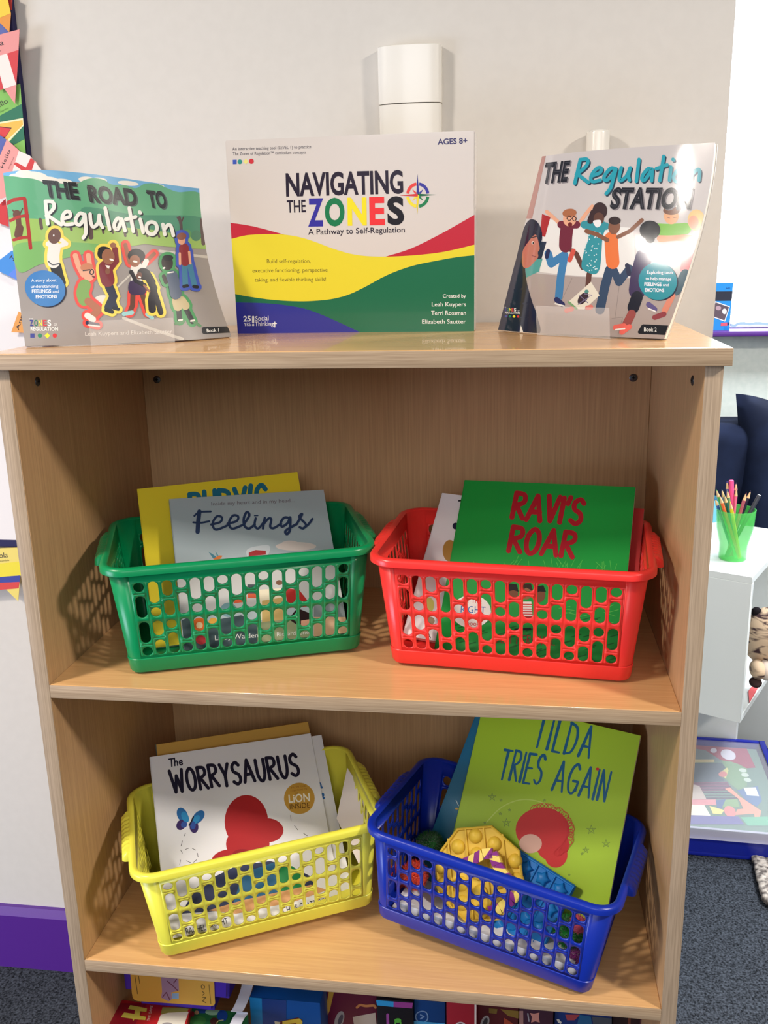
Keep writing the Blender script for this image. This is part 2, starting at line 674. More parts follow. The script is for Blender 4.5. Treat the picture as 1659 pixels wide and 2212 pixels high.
# window: purple sill, white frame, pane, bright sky beyond
ys = YF - 0.085
zs1, zs0 = at(1600, 716, 1, ys)[2], at(1600, 727.5, 1, ys)[2]
g = G().box((0.40, ys, zs0), (3.2, YF + 0.10, zs1), mat((92, 48, 140), 0.3, 0.5), 0.004, 3)
struct('trim_1', g)
win = thing('window_1', None, None, (1.7, YF + 0.06, zs1))
win['kind'] = 'structure'
g = G()
wf = mat((240, 242, 244), 0.35)
for lo, hi in (((0.52, YF + .04, zs1), (0.58, YF + .10, 1.25)), ((2.84, YF + .04, zs1), (2.9, YF + .10, 1.25)),
               ((0.58, YF + .04, zs1), (2.84, YF + .10, zs1 + .012)), ((0.58, YF + .04, 1.19), (2.84, YF + .10, 1.25)), ((1.68, YF + .04, zs1 + .012), (1.74, YF + .10, 1.19))):
    g.box(lo, hi, wf, 0.004)
g.build('window_frame', win, (1.7, YF + .06, zs1))
gm = bpy.data.materials.new('window_glass')
gm.use_nodes = True
nt = gm.node_tree
nt.nodes.remove(nt.nodes['Principled BSDF'])
tr = nt.nodes.new('ShaderNodeBsdfTransparent')
gl = nt.nodes.new('ShaderNodeBsdfGlossy')
gl.inputs['Roughness'].default_value = 0.02
mx = nt.nodes.new('ShaderNodeMixShader')
mx.inputs[0].default_value = 0.06
nt.links.new(tr.outputs[0], mx.inputs[1])
nt.links.new(gl.outputs[0], mx.inputs[2])
nt.links.new(mx.outputs[0], nt.nodes['Material Output'].inputs[0])
G().box((0.575, YF + .068, zs1 + .01), (2.845, YF + .072, 1.195), gm).build('pane', win, (1.7, YF + .06, zs1))
skm = bpy.data.materials.new('overcast_sky')
skm.use_nodes = True
nt = skm.node_tree
nt.nodes.remove(nt.nodes['Principled BSDF'])
em = nt.nodes.new('ShaderNodeEmission')
em.inputs[0].default_value = (0.93, 0.97, 1.0, 1)
em.inputs[1].default_value = 6.0
nt.links.new(em.outputs[0], nt.nodes['Material Output'].inputs[0])
g = G().box((-0.5, 2.9, -1.0), (5.0, 2.92, 3.0), skm)
struct('sky', g)

# ================================================================== bookcase
HW, TU, TT, TS = 0.40, 0.0184, 0.0184, 0.0177
Z1, Z2 = -0.41022, -0.81968
Z3 = -1.135
bk = thing('bookcase', 'oak-effect open bookcase with grey-brown edging, standing against the white wall', 'bookcase', (0, D / 2, FLOOR))
BO = (0, D / 2, FLOOR)


def bpart(name, lo, hi, m, bevel=0.0008, parent=None):
    return G().box(lo, hi, m, bevel, 1).build(name, parent or bk, BO)


EB = 0.0012


def edge(par, lo, hi, m):
    return G().box(lo, hi, m, 0.0006, 2).build('edge_band', par, BO)


for sx in (-1, 1):
    a, b = sorted((sx * HW, sx * (HW - TU)))
    pn = bpart('side_panel', (a, 0.0012, FLOOR), (b, D + 0.006, -TT), WOOD_Z)
    edge(pn, (a, 0.0, FLOOR), (b, 0.0012, -TT), EDGE_Z)
tp = bpart('top_panel', (-HW - 0.006, -0.0088, -TT), (HW + 0.006, D + 0.010, 0), WOOD_X, 0.0012)
edge(tp, (-HW - 0.006, -0.0100, -TT), (HW + 0.006, -0.0088, -0.0006), EDGE_X)
for z in (Z1, Z2, Z3):
    sh = bpart('shelf', (-HW + TU, 0.0014, z - TS), (HW - TU, D, z), WOOD_X)
    edge(sh, (-HW + TU, 0.0, z - TS), (HW - TU, 0.0014, z - 0.0004), EDGE_X)
bpart('back_panel', (-HW + TU, D, FLOOR), (HW - TU, D + 0.006, -TT), WOOD_Z)
bpart('plinth', (-HW + TU, 0.02, FLOOR), (HW - TU, 0.036, Z3 - TS), WOOD_X)
SCREW = mat((96, 98, 104), 0.35, 0.5, metal=0.9)
DARK = mat((18, 18, 20), 0.7)
for u, v, ax, val in ((81, 824, 0, -HW + TU), (1496.5, 822, 0, HW - TU), (339, 820, 1, D), (1368, 816, 1, D)):
    p = at(u, v, ax, val)
    if ax == 0:
        n = Vector((-np.sign(val), 0, 0))
    else:
        n = Vector((0, -1, 0))
    M = Matrix.Translation(Vector(p)) @ n.to_track_quat('Z', 'Y').to_matrix().to_4x4()
    g = G().lathe([(0.0058, 0), (0.0056, 0.0008), (0.004, 0.0016), (0.0, 0.0017)], SCREW, 20, M)
    for w, h in ((0.0052, 0.0014), (0.0014, 0.0052)):
        g.box((-w / 2, -h / 2, 0.0012), (w / 2, h / 2, 0.0019), DARK, M=M)
    g.build('screw', bk, BO)
# ================================================================== plastic baskets
BW, BD, BH, BBW, BBD = 0.34246, 0.23431, 0.15025, 0.29431, 0.16156
LIP = 0.009


def rrect(w, d, r, n=6):
    o = []
    for sx, sy, a0 in ((1, 1, 0), (-1, 1, 90), (-1, -1, 180), (1, -1, 270)):
        for i in range(n + 1):
            a = math.radians(a0 + 90 * i / n)
            o.append((sx * (w / 2 - r) + r * math.cos(a), sy * (d / 2 - r) + r * math.sin(a)))
    return o


PAT = [['c', 'l', 'l', 'c'], ['l', 'c', 'm', 'm'], ['m', 'm', 'c', 'l']]
PL = {'c': 0.125, 'l': 0.2925, 'm': 0.21}


def basket(name, label, rgb, loc, rot):
    root = thing(name, label, 'basket', loc, rot, 'plastic storage baskets')
    m = mat(rgb, 0.3, 0.45, sss=0.12)
    RT, RB = 0.026, 0.014
    wt, dt, wb, db = BW - 2 * LIP, BD - 2 * LIP, BBW, BBD

    def straight(side, a, t):
        """side 0 front 1 right 2 back 3 left; a 0..1 along, t 0..1 up"""
        w = wb + (wt - wb) * t
        d = db + (dt - db) * t
        r = RB + (RT - RB) * t
        L = (w if side % 2 == 0 else d) / 2 - r
        x, y = (2 * a - 1) * L, -(d if side % 2 == 0 else w) / 2
        ang = side * math.pi / 2
        return (x * math.cos(ang) - y * math.sin(ang), x * math.sin(ang) + y * math.cos(ang), t * (BH - 0.002))
    g = G()
    for side in range(4):
        n = 16 if side % 2 == 0 else 9
        t0, t1 = 0.155, 0.865
        m0 = 0.005
        for lo, hi in ((0.0, t0), (t1, 1.0)):
            g.add([straight(side, 0, lo), straight(side, 1, lo), straight(side, 1, hi), straight(side, 0, hi)], [(0, 1, 2, 3)], m)
        for a0, a1 in ((0, m0), (1 - m0, 1)):
            g.add([straight(side, a0, t0), straight(side, a1, t0), straight(side, a1, t1), straight(side, a0, t1)], [(0, 1, 2, 3)], m)
        cw = (1 - 2 * m0) / n
        H = t1 - t0
        Lr = (0.27 if side % 2 == 0 else 0.155)
        for c in range(n):
            pat = PAT[c % 3]
            ls = [PL[k] for k in pat]
            gap = (1 - sum(ls)) / 3
            x0 = m0 + c * cw
            y = t1
            ycur = t1
            for i, L in enumerate(ls):
                top = y
                bot = y - L * H
                ylo = (bot - gap * H / 2) if i < 3 else t0
                # one slot: rectangle cell round a rounded slot
                cx, hw = x0 + cw / 2, 0.0066 / Lr
                hx = min(hw, cw * 0.375)
                hy = hx * Lr / (BH)      # corner radius in t units
                N = 28
                hole, rect = [], []
                for k in range(N):
                    q = 2 * math.pi * (k + 0.5) / N
                    px = cx + hx * math.cos(q)
                    cyc = (top - hy) if math.sin(q) > 0 else (bot + hy)
                    py = cyc + hy * math.sin(q)
                    hole.append((px, py))
                xm0, xm1, yc0, yc1 = x0, x0 + cw, ylo, ycur
                mx, my = (xm0 + xm1) / 2, (top + bot) / 2
                for k in range(N):
                    q = 2 * math.pi * (k + 0.5) / N
                    dx, dy = math.cos(q) * (xm1 - xm0), math.sin(q) * (yc1 - yc0)
                    sc = 1e9
                    if abs(dx) > 1e-9:
                        sc = min(sc, ((xm1 if dx > 0 else xm0) - mx) / dx)
                    if abs(dy) > 1e-9:
                        sc = min(sc, ((yc1 if dy > 0 else yc0) - my) / dy)
                    rect.append((mx + dx * sc, my + dy * sc))
                V = [straight(side, *p) for p in hole] + [straight(side, *p) for p in rect]
                F = []
                cn = []
                for k in range(N):
                    j = (k + 1) % N
                    F.append((k, N + k, N + j, j))
                    r0, r1 = rect[k], rect[j]
                    if abs(r0[0] - r1[0]) > 1e-6 and abs(r0[1] - r1[1]) > 1e-6:
                        q = [p for p in ((xm0, yc0), (xm0, yc1), (xm1, yc0), (xm1, yc1))]
                        b_ = min(q, key=lambda p: abs(p[0] - (r0[0] + r1[0]) / 2) / (xm1 - xm0) + abs(p[1] - (r0[1] + r1[1]) / 2) / (yc1 - yc0))
                        V.append(straight(side, *b_))
                        F.append((N + k, len(V) - 1, N + j))
                g.add(V, F, m)
                ycur = ylo
                y = bot - gap * H
    # rounded corners, floor and foot
    R = [[(x, y, 0.0) for x, y in rrect(wb, db, RB)], [(x, y, BH - 0.002) for x, y in rrect(wt, dt, RT)]]
    n = 7
    for c in range(4):
        idx = range(c * n, c * n + n)
        g.add([R[0][i] for i in idx] + [R[1][i] for i in idx], [(i, i + 1, i + 1 + n, i + n) for i in range(n - 1)], m)
    g.add([(x, y, 0.0) for x, y in rrect(wb, db, RB)], [tuple(range(28))[::-1]], m)
    ob = g.build('basket_body', root, smooth=25, weld=0.00002)
    md = ob.modifiers.new('wall', 'SOLIDIFY')
    md.thickness = 0.0018
    md.offset = 0
    # slightly proud band round the foot
    ff = 0.019 / BH
    g = G()
    g.rings([[(x, y, z) for x, y in rrect(wb + (wt - wb) * z / BH + 2 * o, db + (dt - db) * z / BH + 2 * o, RB + .002)] for o, z in ((.0012, .0004), (.0019, .002), (.0019, .0185), (.0010, .0195))], m)
    g.build('foot_band', root, smooth=40)
    # rolled rim
    g = G()
    prof = [(-0.0008, BH - .006), (-0.0008, BH - .0015), (.0010, BH), (.0045, BH + .0004), (.0076, BH - .0008), (LIP, BH - .0035), (LIP, BH - .0095), (LIP - .0016, BH - .0098), (LIP - .002, BH - .004), (.0045, BH - .002), (.0016, BH - .003), (.001, BH - .006)]
    g.rings([[(x, y, z) for x, y in rrect(wt + 2 * o, dt + 2 * o, RT + o, 8)] for o, z in prof] + [[(x, y, prof[0][1]) for x, y in rrect(wt + 2 * prof[0][0], dt + 2 * prof[0][0], RT + prof[0][0], 8)]], m)
    g.build('rim', root, smooth=50)
    # ribbed hand grips on the short ends
    for sx in (-1, 1):
        g = G()
        x0 = BW / 2 - 0.004
        half = 0.053
        cs = []
        N = 44
        for i in range(N + 1):
            y = -half + 2 * half * i / N
            e = max(0.0, 1 - ((abs(y) - (half - .008)) / .008) ** 2) ** .5 if abs(y) > half - .008 else 1.0
            o = 0.0125 * e
            rb = 0.0007 * (1 if (i // 2) % 2 == 0 else -1) if 6 < i < N - 6 else 0
            cs.append([(sx * x, y, z) for x, z in ((x0, BH - .0002), (x0 + o * .55, BH - .001 + rb), (x0 + o, BH - .006 + rb), (x0 + o * 1.08, BH - .014), (x0 + o * 1.08 - .002, BH - .014), (x0 + o - .002, BH - .007), (x0 + o * .5, BH - .003), (x0, BH - .003))])
        g.rings(cs, m, True, True, True)
        b = bmesh.new()
        g.build('grip', root, smooth=35)
    return root


basket('storage_basket', 'green slotted plastic basket holding a grey picture book and a yellow one', (0, 138, 82), (-0.17625, 0.16066, Z1 + 0.0062), (0.01361, -0.00636, 0.34282))
basket('storage_basket', 'red slotted plastic basket on the upper shelf, with a bright green book in it', (240, 54, 50), (0.19154, 0.16144, Z1 + 0.0064), (0.0158, 0.0061, -0.09003))
basket('storage_basket', 'yellow slotted plastic basket standing beside the tilted blue one', (232, 226, 80), (-0.16873, 0.13902, Z2 + 0.0174), (-0.01044, -0.05063, 0.41488))
basket('storage_basket', 'dark blue slotted plastic basket holding bubble toys and a lime green book', (14, 44, 160), (0.17363, 0.12391, Z2 + 0.01806), (-0.05351, 0.09373, -0.29031))

# ================================================================== books
PAGE = mat((236, 230, 218), 0.8, 0.2)


class Book:
    """flat book leaning back; q = bottom centre, yaw, lean, roll, width, height"""

    def __init__(self, name, label, q, thick, cover, rough=0.4, org=(0, 0), sc=1.0, hard=False, group=None, back=None, cat='book', coat=0.0):
        x, y, z, yaw, lean, roll, w, h = q
        R = Matrix.Rotation(yaw, 3, 'Z') @ Matrix.Rotation(-lean, 3, 'X') @ Matrix.Rotation(-roll, 3, 'Y')
        self.M = Matrix.Translation((x, y, z)) @ R.to_4x4()
        self.o = (x, y, z)
        self.root = thing(name, label, cat, self.o, group=group)
        cm = mat(cover, rough, coat=coat)
        self.rough, self.coat = rough, coat
        ct = 0.0022 if hard else 0.0004
        ins = 0.003 if hard else 0.0
        g = G().box((-w / 2, 0, 0), (w / 2, ct, h), cm, ct * .35, 1, self.M)
        g.build('front_cover', self.root, self.o)
        G().box((-w / 2 + .0005, ct, ins), (w / 2 - ins, thick - ct, h - ins), PAGE, M=self.M).build('page_block', self.root, self.o)
        bm_ = mat(back or cover, rough, coat=coat)
        G().box((-w / 2, thick - ct, 0), (w / 2, thick, h), bm_, ct * .35, 1, self.M).box((-w / 2 - .0006, 0, 0), (-w / 2 + .0008, thick, h), bm_, 0.0003, 1, self.M).build('back_cover', self.root, self.o)
        C = [np.array(self.M @ Vector(p)) for p in ((-w / 2, 0, h), (w / 2, 0, h), (w / 2, 0, 0), (-w / 2, 0, 0))]
        self.sh = Sheet(plane_fn(*C), org, sc)

    def c(self, *rgb):
        return mat(rgb, self.rough, coat=self.coat)

    def art(self, name, fn, label=None):
        g = G()
        fn(self.sh, g, self.c)
        o = g.build(name, self.root, self.o, smooth=0)
        if label:
            o['label'] = label
        return o


Q = dict(
    feelings=[-0.1337, 0.1301, -0.3982, 0.4656, 0.6807, -0.0439, 0.2211, 0.2195],
    yellow=[-0.175, 0.1481, -0.3982, 0.3845, 0.672, 0.0318, 0.2317, 0.2359],
    ravi=[0.2045, 0.1076, -0.3982, -0.2139, 0.7331, 0.0217, 0.2349, 0.2518],
    white=[0.1508, 0.1276, -0.3982, -0.2142, 0.7243, -0.0615, 0.22, 0.2165],
    worry=[-0.1594, 0.08, -0.8017, 0.4827, 0.7854, -0.0426, 0.2467, 0.2546],
    white2=[-0.1438, 0.0926, -0.8017, 0.4827, 0.7854, -0.0353, 0.2458, 0.2458],
    brown=[-0.1621, 0.106, -0.8017, 0.4827, 0.7767, -0.0355, 0.2383, 0.2603],
    tilda=[0.2009, 0.1121, -0.7997, -0.2696, 0.5934, -0.0599, 0.2324, 0.29],
    teal=[0.1602, 0.1369, -0.7997, -0.2822, 0.576, -0.1913, 0.23, 0.29])
GO, GS = (180, 1000), 650 / 1659
RO, RS = (790, 1000), 670 / 1659
YO, YS = (230, 1540), 610 / 1659
BO_, BS = (780, 1530), 660 / 1659

# --- green basket
b = Book('picture_book', 'bright yellow picture book with blue lettering, behind the grey book', Q['yellow'], 0.009, (250, 226, 56), 0.35, GO, GS, group='picture books in the green basket')
b.art('title_lettering', lambda s, g, c: s.pen(g, c(30, 120, 150), "RUBY'S", (600, 352), (1016, 300), (-14, -180), 26, wob=.05))

b = Book('picture_book', 'grey-blue picture book with dark cursive title in the green basket', Q['feelings'], 0.010, (176, 190, 196), 0.4, GO, GS, group='picture books in the green basket')


def f(s, g, c):
    s.poly(g, c(196, 196, 196), [(480, 600), (1400, 560), (1480, 760), (500, 840)])
    s.poly(g, c(66, 86, 92), [(480, 900), (580, 850), (680, 930), (760, 860), (870, 840), (960, 880), (960, 1100), (480, 1100)])
    s.poly(g, c(232, 222, 196), [(960, 700), (1110, 690), (1110, 860), (960, 870)])
    s.poly(g, c(206, 176, 110), [(985, 760), (1110, 740), (1110, 870), (985, 900)])
    s.poly(g, c(150, 158, 120), [(960, 880), (1260, 850), (1260, 1000), (960, 1060)])
    s.poly(g, c(176, 44, 40), [(1110, 690), (1190, 700), (1260, 790), (1130, 800)])
    s.poly(g, c(40, 22, 26), [(1130, 860), (1180, 800), (1250, 830), (1260, 880), (1200, 910)])
    s.poly(g, c(226, 168, 140), [(1200, 870), (1260, 860), (1250, 910), (1200, 915)])
    s.poly(g, c(204, 164, 130), [(1270, 850), (1500, 820), (1500, 980), (1270, 980)])
    s.poly(g, c(120, 128, 132), [(1270, 770), (1500, 760), (1500, 850), (1270, 850)])
    s.ell(g, c(226, 110, 40), 640, 895, 40, 42)
    s.ell(g, c(238, 210, 160), 640, 895, 18, 18)
    s.ell(g, c(226, 170, 70), 716, 880, 26, 26)
    s.ell(g, c(206, 50, 60), 650, 975, 30, 26)
    s.poly(g, c(220, 96, 60), [(830, 740), (900, 735), (900, 765), (830, 775)])
    s.ell(g, c(120, 160, 170), 800, 810, 45, 40)
    s.poly(g, c(204, 90, 60), [(905, 700), (965, 700), (965, 745), (905, 745)])
    s.poly(g, c(70, 76, 84), [(905, 670), (950, 670), (950, 720), (905, 720)])
    s.ell(g, c(120, 80, 60), 1080, 660, 18, 14)
    s.ell(g, c(226, 214, 208), 1172, 460, 112, 24)
    s.ell(g, c(226, 214, 208), 1140, 448, 50, 20)
    s.poly(g, c(206, 214, 220), [(898, 490), (930, 465), (1022, 455), (1022, 500), (980, 545), (920, 545)], True)
    s.poly(g, c(176, 54, 58), [(912, 495), (950, 480), (1006, 484), (1006, 506), (912, 514)])
    s.poly(g, c(66, 34, 40), [(912, 514), (1004, 508), (990, 526), (920, 528)])
    s.poly(g, c(196, 160, 140), [(918, 528), (990, 526), (960, 548), (925, 548)])
    s.poly(g, c(70, 130, 150), [(690, 490), (715, 505), (738, 522), (716, 528)])
    s.poly(g, c(90, 150, 160), [(728, 486), (748, 515), (738, 522)])
    s.poly(g, c(214, 120, 60), [(716, 528), (750, 510), (768, 512), (760, 524), (735, 548), (712, 558), (728, 536)])


b.art('cover_illustration', f)


def f(s, g, c):
    n = c(40, 62, 100)
    s.strokes(g, n, [['s', (640, 268), (634, 320), (630, 380)]], 24)
    s.strokes(g, n, [['s', (612, 292), (640, 272), (702, 268)], ['s', (606, 328), (650, 330), (694, 322)]], 11)
    for k in ((705, 340, 1.0), (795, 335, 1.0)):
        x, y, _ = k
        s.strokes(g, n, [['s', (x, y), (x + 50, y - 14), (x + 58, y - 40), (x + 30, y - 44), (x + 8, y - 6), (x + 26, y + 28), (x + 92, y + 4)]], 13)
    s.strokes(g, n, [['s', (885, 338), (915, 290), (900, 272), (884, 310), (890, 350), (915, 362), (945, 340)]], 14)
    s.strokes(g, n, [['s', (950, 306), (944, 345), (964, 362), (992, 330), (1000, 304)], ['s', (1000, 304), (990, 362)], ['s', (992, 340), (1020, 308), (1036, 312), (1030, 352), (1050, 360), (1090, 335)]], 13)
    s.strokes(g, n, [[(944, 291), (962, 290)]], 7)
    s.strokes(g, n, [['s', (1136, 304), (1108, 302), (1088, 330), (1096, 352), (1126, 332), (1140, 302), (1138, 370), (1122, 394), (1116, 374), (1176, 338)]], 14)
    s.strokes(g, n, [['s', (1176, 338), (1206, 284), (1190, 300), (1226, 340), (1212, 362), (1192, 356)], ['s', (1214, 360), (1240, 340), (1262, 310)]], 13)


b.art('title_lettering', f)


def f(s, g, c):
    s.text(g, c(120, 112, 120), 'Inside my heart and in my head...', (706, 236), (1164, 216), 20)
    s.text(g, c(226, 226, 220), 'Libby Walden', (726, 978), (964, 962), 26)
    s.text(g, c(226, 226, 220), 'Richard Jones', (1068, 956), (1256, 942), 22)


b.art('small_lettering', f)

# --- red basket
b = Book('picture_book', 'white picture book mostly hidden by the green book in front of it', Q['white'], 0.010, (228, 224, 226), 0.35, RO, RS, group='picture books in the red basket')


def f(s, g, c):
    s.ell(g, c(176, 130, 60), 450, 470, 38, 58)
    s.text(g, c(26, 26, 36), 'T', (500, 240), (530, 236), 40, bold=.03)
    s.ell(g, c(26, 26, 36), 506, 280, 12, 14)
    s.ell(g, c(24, 30, 60), 480, 338, 16, 18)
    s.ell(g, c(206, 206, 110), 340, 760, 26, 40)
    s.ell(g, c(140, 120, 90), 345, 845, 24, 22)
    s.text(g, c(26, 26, 36), 'A', (328, 940), (350, 938), 30)


b.art('cover_illustration', f)
b = Book('picture_book', 'bright green picture book with red hand-painted lettering, in the red basket', Q['ravi'], 0.0072, (24, 156, 62), 0.38, RO, RS, group='picture books in the red basket')


def f(s, g, c):
    lg = c(96, 196, 84)
    r_ = random.Random(3)
    for i in range(34):
        x = 560 + r_.random() * 800
        y = 555 + r_.random() * 40
        s.strokes(g, lg, [[(x, y), (x + (r_.random() - .5) * 90, y - 20 - r_.random() * 45)]], 2.4)
    for i in range(14):
        x, y = 1000 + r_.random() * 330, 720 + r_.random() * 180
        s.strokes(g, lg, [[(x, y), (x + 60, y + (r_.random() - .5) * 60)]], 3)
    dg = c(14, 108, 44)
    for i in range(60):
        x, y = 420 + r_.random() * 950, 840 + r_.random() * 240
        s.strokes(g, dg, [[(x, y), (x + 50, y - 14)]], 6)


b.art('grass_print', f)


def f(s, g, c):
    s.ell(g, c(240, 238, 232), 565, 795, 105, 88)
    s.text(g, c(196, 50, 40), 'OF THE', (520, 748), (620, 752), 20)
    s.text(g, c(40, 110, 180), 'RIGHT', (508, 800), (640, 806), 36)
    s.text(g, c(196, 50, 40), 'INGS', (520, 832), (640, 836), 20)
    s.text(g, c(196, 50, 40), 'book', (540, 868), (610, 872), 22)


b.art('badge', f)


def f(s, g, c):
    # plain child in a striped top
    s.ell(g, c(120, 76, 52), 925, 705, 36, 42)
    s.poly(g, c(20, 16, 20), [(890, 700), (905, 660), (950, 655), (965, 690), (930, 688)])
    s.ell(g, c(120, 76, 52), 785, 700, 30, 34)
    s.poly(g, c(20, 16, 20), [(756, 690), (765, 645), (808, 650), (818, 690), (790, 680)])
    s.ell(g, c(150, 100, 70), 858, 690, 34, 40)
    s.poly(g, c(50, 30, 20), [(824, 685), (834, 645), (884, 645), (894, 685), (860, 668)])
    s.poly(g, c(236, 230, 226), [(828, 742), (886, 742), (894, 830), (822, 830)])
    for k in range(6):
        s.strokes(g, c(206, 50, 46), [[(826, 756 + 13 * k), (890, 757 + 13 * k)]], 5)
    s.poly(g, c(150, 34, 34), [(822, 822), (892, 822), (884, 850), (828, 850)])
    s.strokes(g, c(30, 40, 40), [[(800, 892), (880, 888)]], 12)


b.art('cover_illustration', f)


def f(s, g, c):
    r = c(176, 24, 42)
    s.pen(g, r, "RAVI'S", (782, 292), (1145, 330), (26, -130), 27, .2, .05)


b.art('title_lettering', f)


def f(s, g, c):
    r = c(176, 24, 42)
    s.pen(g, r, "ROAR", (764, 470), (1104, 506), (26, -128), 27, .22, .05)


b.art('title_lettering', f)


def f(s, g, c):
    s.pen(g, c(150, 40, 40), 'TOM PERCIVAL', (690, 962), (1010, 975), (4, -44), 5, .3)


b.art('author_lettering', f)

# a red paper folder sliver beside the green book
q = list(Q['ravi'])
q[0] += 0.020
q[1] += 0.012
q[6], q[7] = 0.226, 0.216
Book('booklet', 'thin red booklet behind the green book, against the red basket wall', q, 0.003, (176, 44, 44), 0.5, RO, RS, cat='booklet')

# --- yellow basket
b = Book('picture_book', 'ochre board-covered book at the back of the yellow basket', Q['brown'], 0.012, (206, 162, 76), 0.45, YO, YS, hard=True, group='picture books in the yellow basket', back=(96, 104, 96))
b = Book('picture_book', 'white picture book with blue butterfly specks, second from the front in the yellow basket', Q['white2'], 0.005, (226, 226, 232), 0.35, YO, YS, group='picture books in the yellow basket')


def f(s, g, c):
    bl = c(50, 110, 180)
    s.ell(g, bl, 1252, 424, 12, 20, -20)
    s.ell(g, bl, 1258, 436, 14, 8, 20)
    s.ell(g, bl, 1270, 482, 10, 12)
    s.ell(g, bl, 1272, 500, 12, 8)
    s.strokes(g, c(30, 30, 50), [[(1225, 444), (1250, 434)]], 4)


b.art('cover_illustration', f)
b = Book('picture_book', 'white picture book with black hand-lettered title and gold seal, in the yellow basket', Q['worry'], 0.006, (228, 228, 234), 0.32, YO, YS, group='picture books in the yellow basket')


def f(s, g, c):
    # plain rounded red shapes
    red = c(172, 34, 40)
    s.poly(g, c(46, 54, 86), [(440, 1180), (520, 1030), (640, 960), (760, 900), (960, 870), (1080, 900), (1200, 960), (1240, 1040), (1100, 1100), (700, 1160)])
    s.poly(g, c(40, 96, 136), [(800, 940), (1010, 870), (1010, 1060), (740, 1140)])
    s.poly(g, c(30, 128, 70), [(1020, 910), (1090, 900), (1150, 940), (1160, 1060), (1000, 1090)])
    s.poly(g, c(214, 160, 110), [(600, 1160), (800, 1100), (1200, 1010), (1300, 1040), (1100, 1110), (760, 1180)])
    s.ell(g, red, 822, 640, 128, 158)
    s.ell(g, red, 830, 770, 128, 100)
    s.ell(g, red, 940, 690, 100, 72)
    s.ell(g, red, 690, 850, 76, 42, -20)
    s.ell(g, c(146, 22, 34), 800, 830, 60, 30)


b.art('cover_illustration', f)


def f(s, g, c):
    # butterfly
    for x, y, rx, ry, a, col in ((446, 600, 30, 46, -25, (34, 104, 170)), (540, 612, 28, 46, 40, (34, 104, 170)), (438, 658, 26, 32, 30, (54, 34, 96)), (514, 668, 26, 38, -5, (54, 34, 96)), (462, 612, 20, 34, -25, (40, 140, 200)), (524, 628, 18, 32, 40, (40, 140, 200)), (456, 656, 18, 20, 30, (44, 80, 160)), (508, 660, 16, 24, 0, (44, 80, 160))):
        s.ell(g, c(*col), x, y, rx, ry, a)
    s.strokes(g, c(24, 22, 40), [['s', (486, 660), (498, 640), (510, 612)]], 9)


b.art('butterfly_print', f)


def f(s, g, c):
    dk = c(60, 60, 66)
    for ln in ([(464, 706), (456, 724)], [(446, 752), (438, 782)], [(436, 806), (446, 824)], [(470, 868), (494, 880)], [(512, 878), (530, 862)], [(538, 846), (534, 824)], [(524, 806), (504, 796)], [(484, 794), (464, 802)], [(434, 864), (430, 892)], [(440, 918), (462, 948)],
               [(1082, 602), (1084, 634)], [(1104, 662), (1124, 688)], [(1158, 708), (1180, 722)], [(1208, 738), (1226, 748)]):
        s.strokes(g, dk, [ln], 3)


b.art('trail_print', f)


def f(s, g, c):
    s.ell(g, c(196, 150, 62), 1133, 502, 90, 92, n=40)
    s.text(g, c(150, 96, 40), 'FROM THE', (1086, 445), (1170, 434), 10)
    s.text(g, c(150, 96, 40), 'CREATORS OF', (1082, 464), (1180, 452), 10)
    s.text(g, c(110, 70, 30), 'THE', (1106, 482), (1126, 479), 12)
    s.text(g, c(236, 230, 216), 'LiON', (1072, 528), (1196, 518), 46, bold=.02)
    s.text(g, c(90, 56, 26), 'INSIDE', (1078, 566), (1196, 556), 30)


b.art('gold_seal', f)


def f(s, g, c):
    n = c(20, 22, 50)
    s.pen(g, n, 'T', (370, 316), (398, 312), (-3, -44), 8)
    s.pen(g, n, 'he', (402, 310), (446, 304), (-3, -44), 8, .25)
    s.pen(g, n, 'WORRYSAURUS', (392, 466), (1134, 368), (-24, -126), 19, .26, .07)


b.art('title_lettering', f)


def f(s, g, c):
    n = c(20, 22, 50)
    s.text(g, n, 'RACHEL', (470, 1300), (586, 1276), 36)
    s.text(g, n, 'BRIGHT', (606, 1262), (716, 1238), 36)
    s.text(g, n, 'CHRIS', (1040, 1180), (1126, 1160), 36)
    s.text(g, n, 'CHATTERTON', (1140, 1156), (1330, 1112), 36)


b.art('author_lettering', f)
# white square card, on its corner, right of the books
P0, P1, P2 = (750, 1659), (806, 1742), (727, 1768)
yc = 0.155
c0 = near(*P0, (-0.083, 0.250, -0.66))
c1 = near(*P1, (-0.030, 0.170, -0.700))
c2 = near(*P2, (-0.085, 0.205, -0.722))
c3 = c1 + (c2 - c0) * 1.15
nn = np.cross(c1 - c0, c2 - c0)
nn = nn / np.linalg.norm(nn)
if nn @ (CAM - c0) > 0:
    nn = -nn
g = G().prism([c0, c1, c3, c2], nn * 0.0012, mat((226, 214, 206), 0.6))
o = g.build('card', origin=tuple(c3), smooth=0)
tag(o, 'blank white card standing on its corner beside the white books', 'card')

# --- blue basket
b = Book('picture_book', 'teal-blue picture book behind the lime green one', Q['teal'], 0.012, (18, 104, 138), 0.35, BO_, BS, group='picture books in the blue basket', hard=True)
b.art('cover_illustration', lambda s, g, c: [s.strokes(g, c(190, 206, 206), [[(516, 500), (530, 530)]], 4), s.ell(g, c(200, 160, 60), 520, 545, 10, 5)])
b = Book('picture_book', 'lime green picture book with tall teal lettering, leaning in the blue basket', Q['tilda'], 0.009, (166, 200, 40), 0.38, BO_, BS, group='picture books in the blue basket')


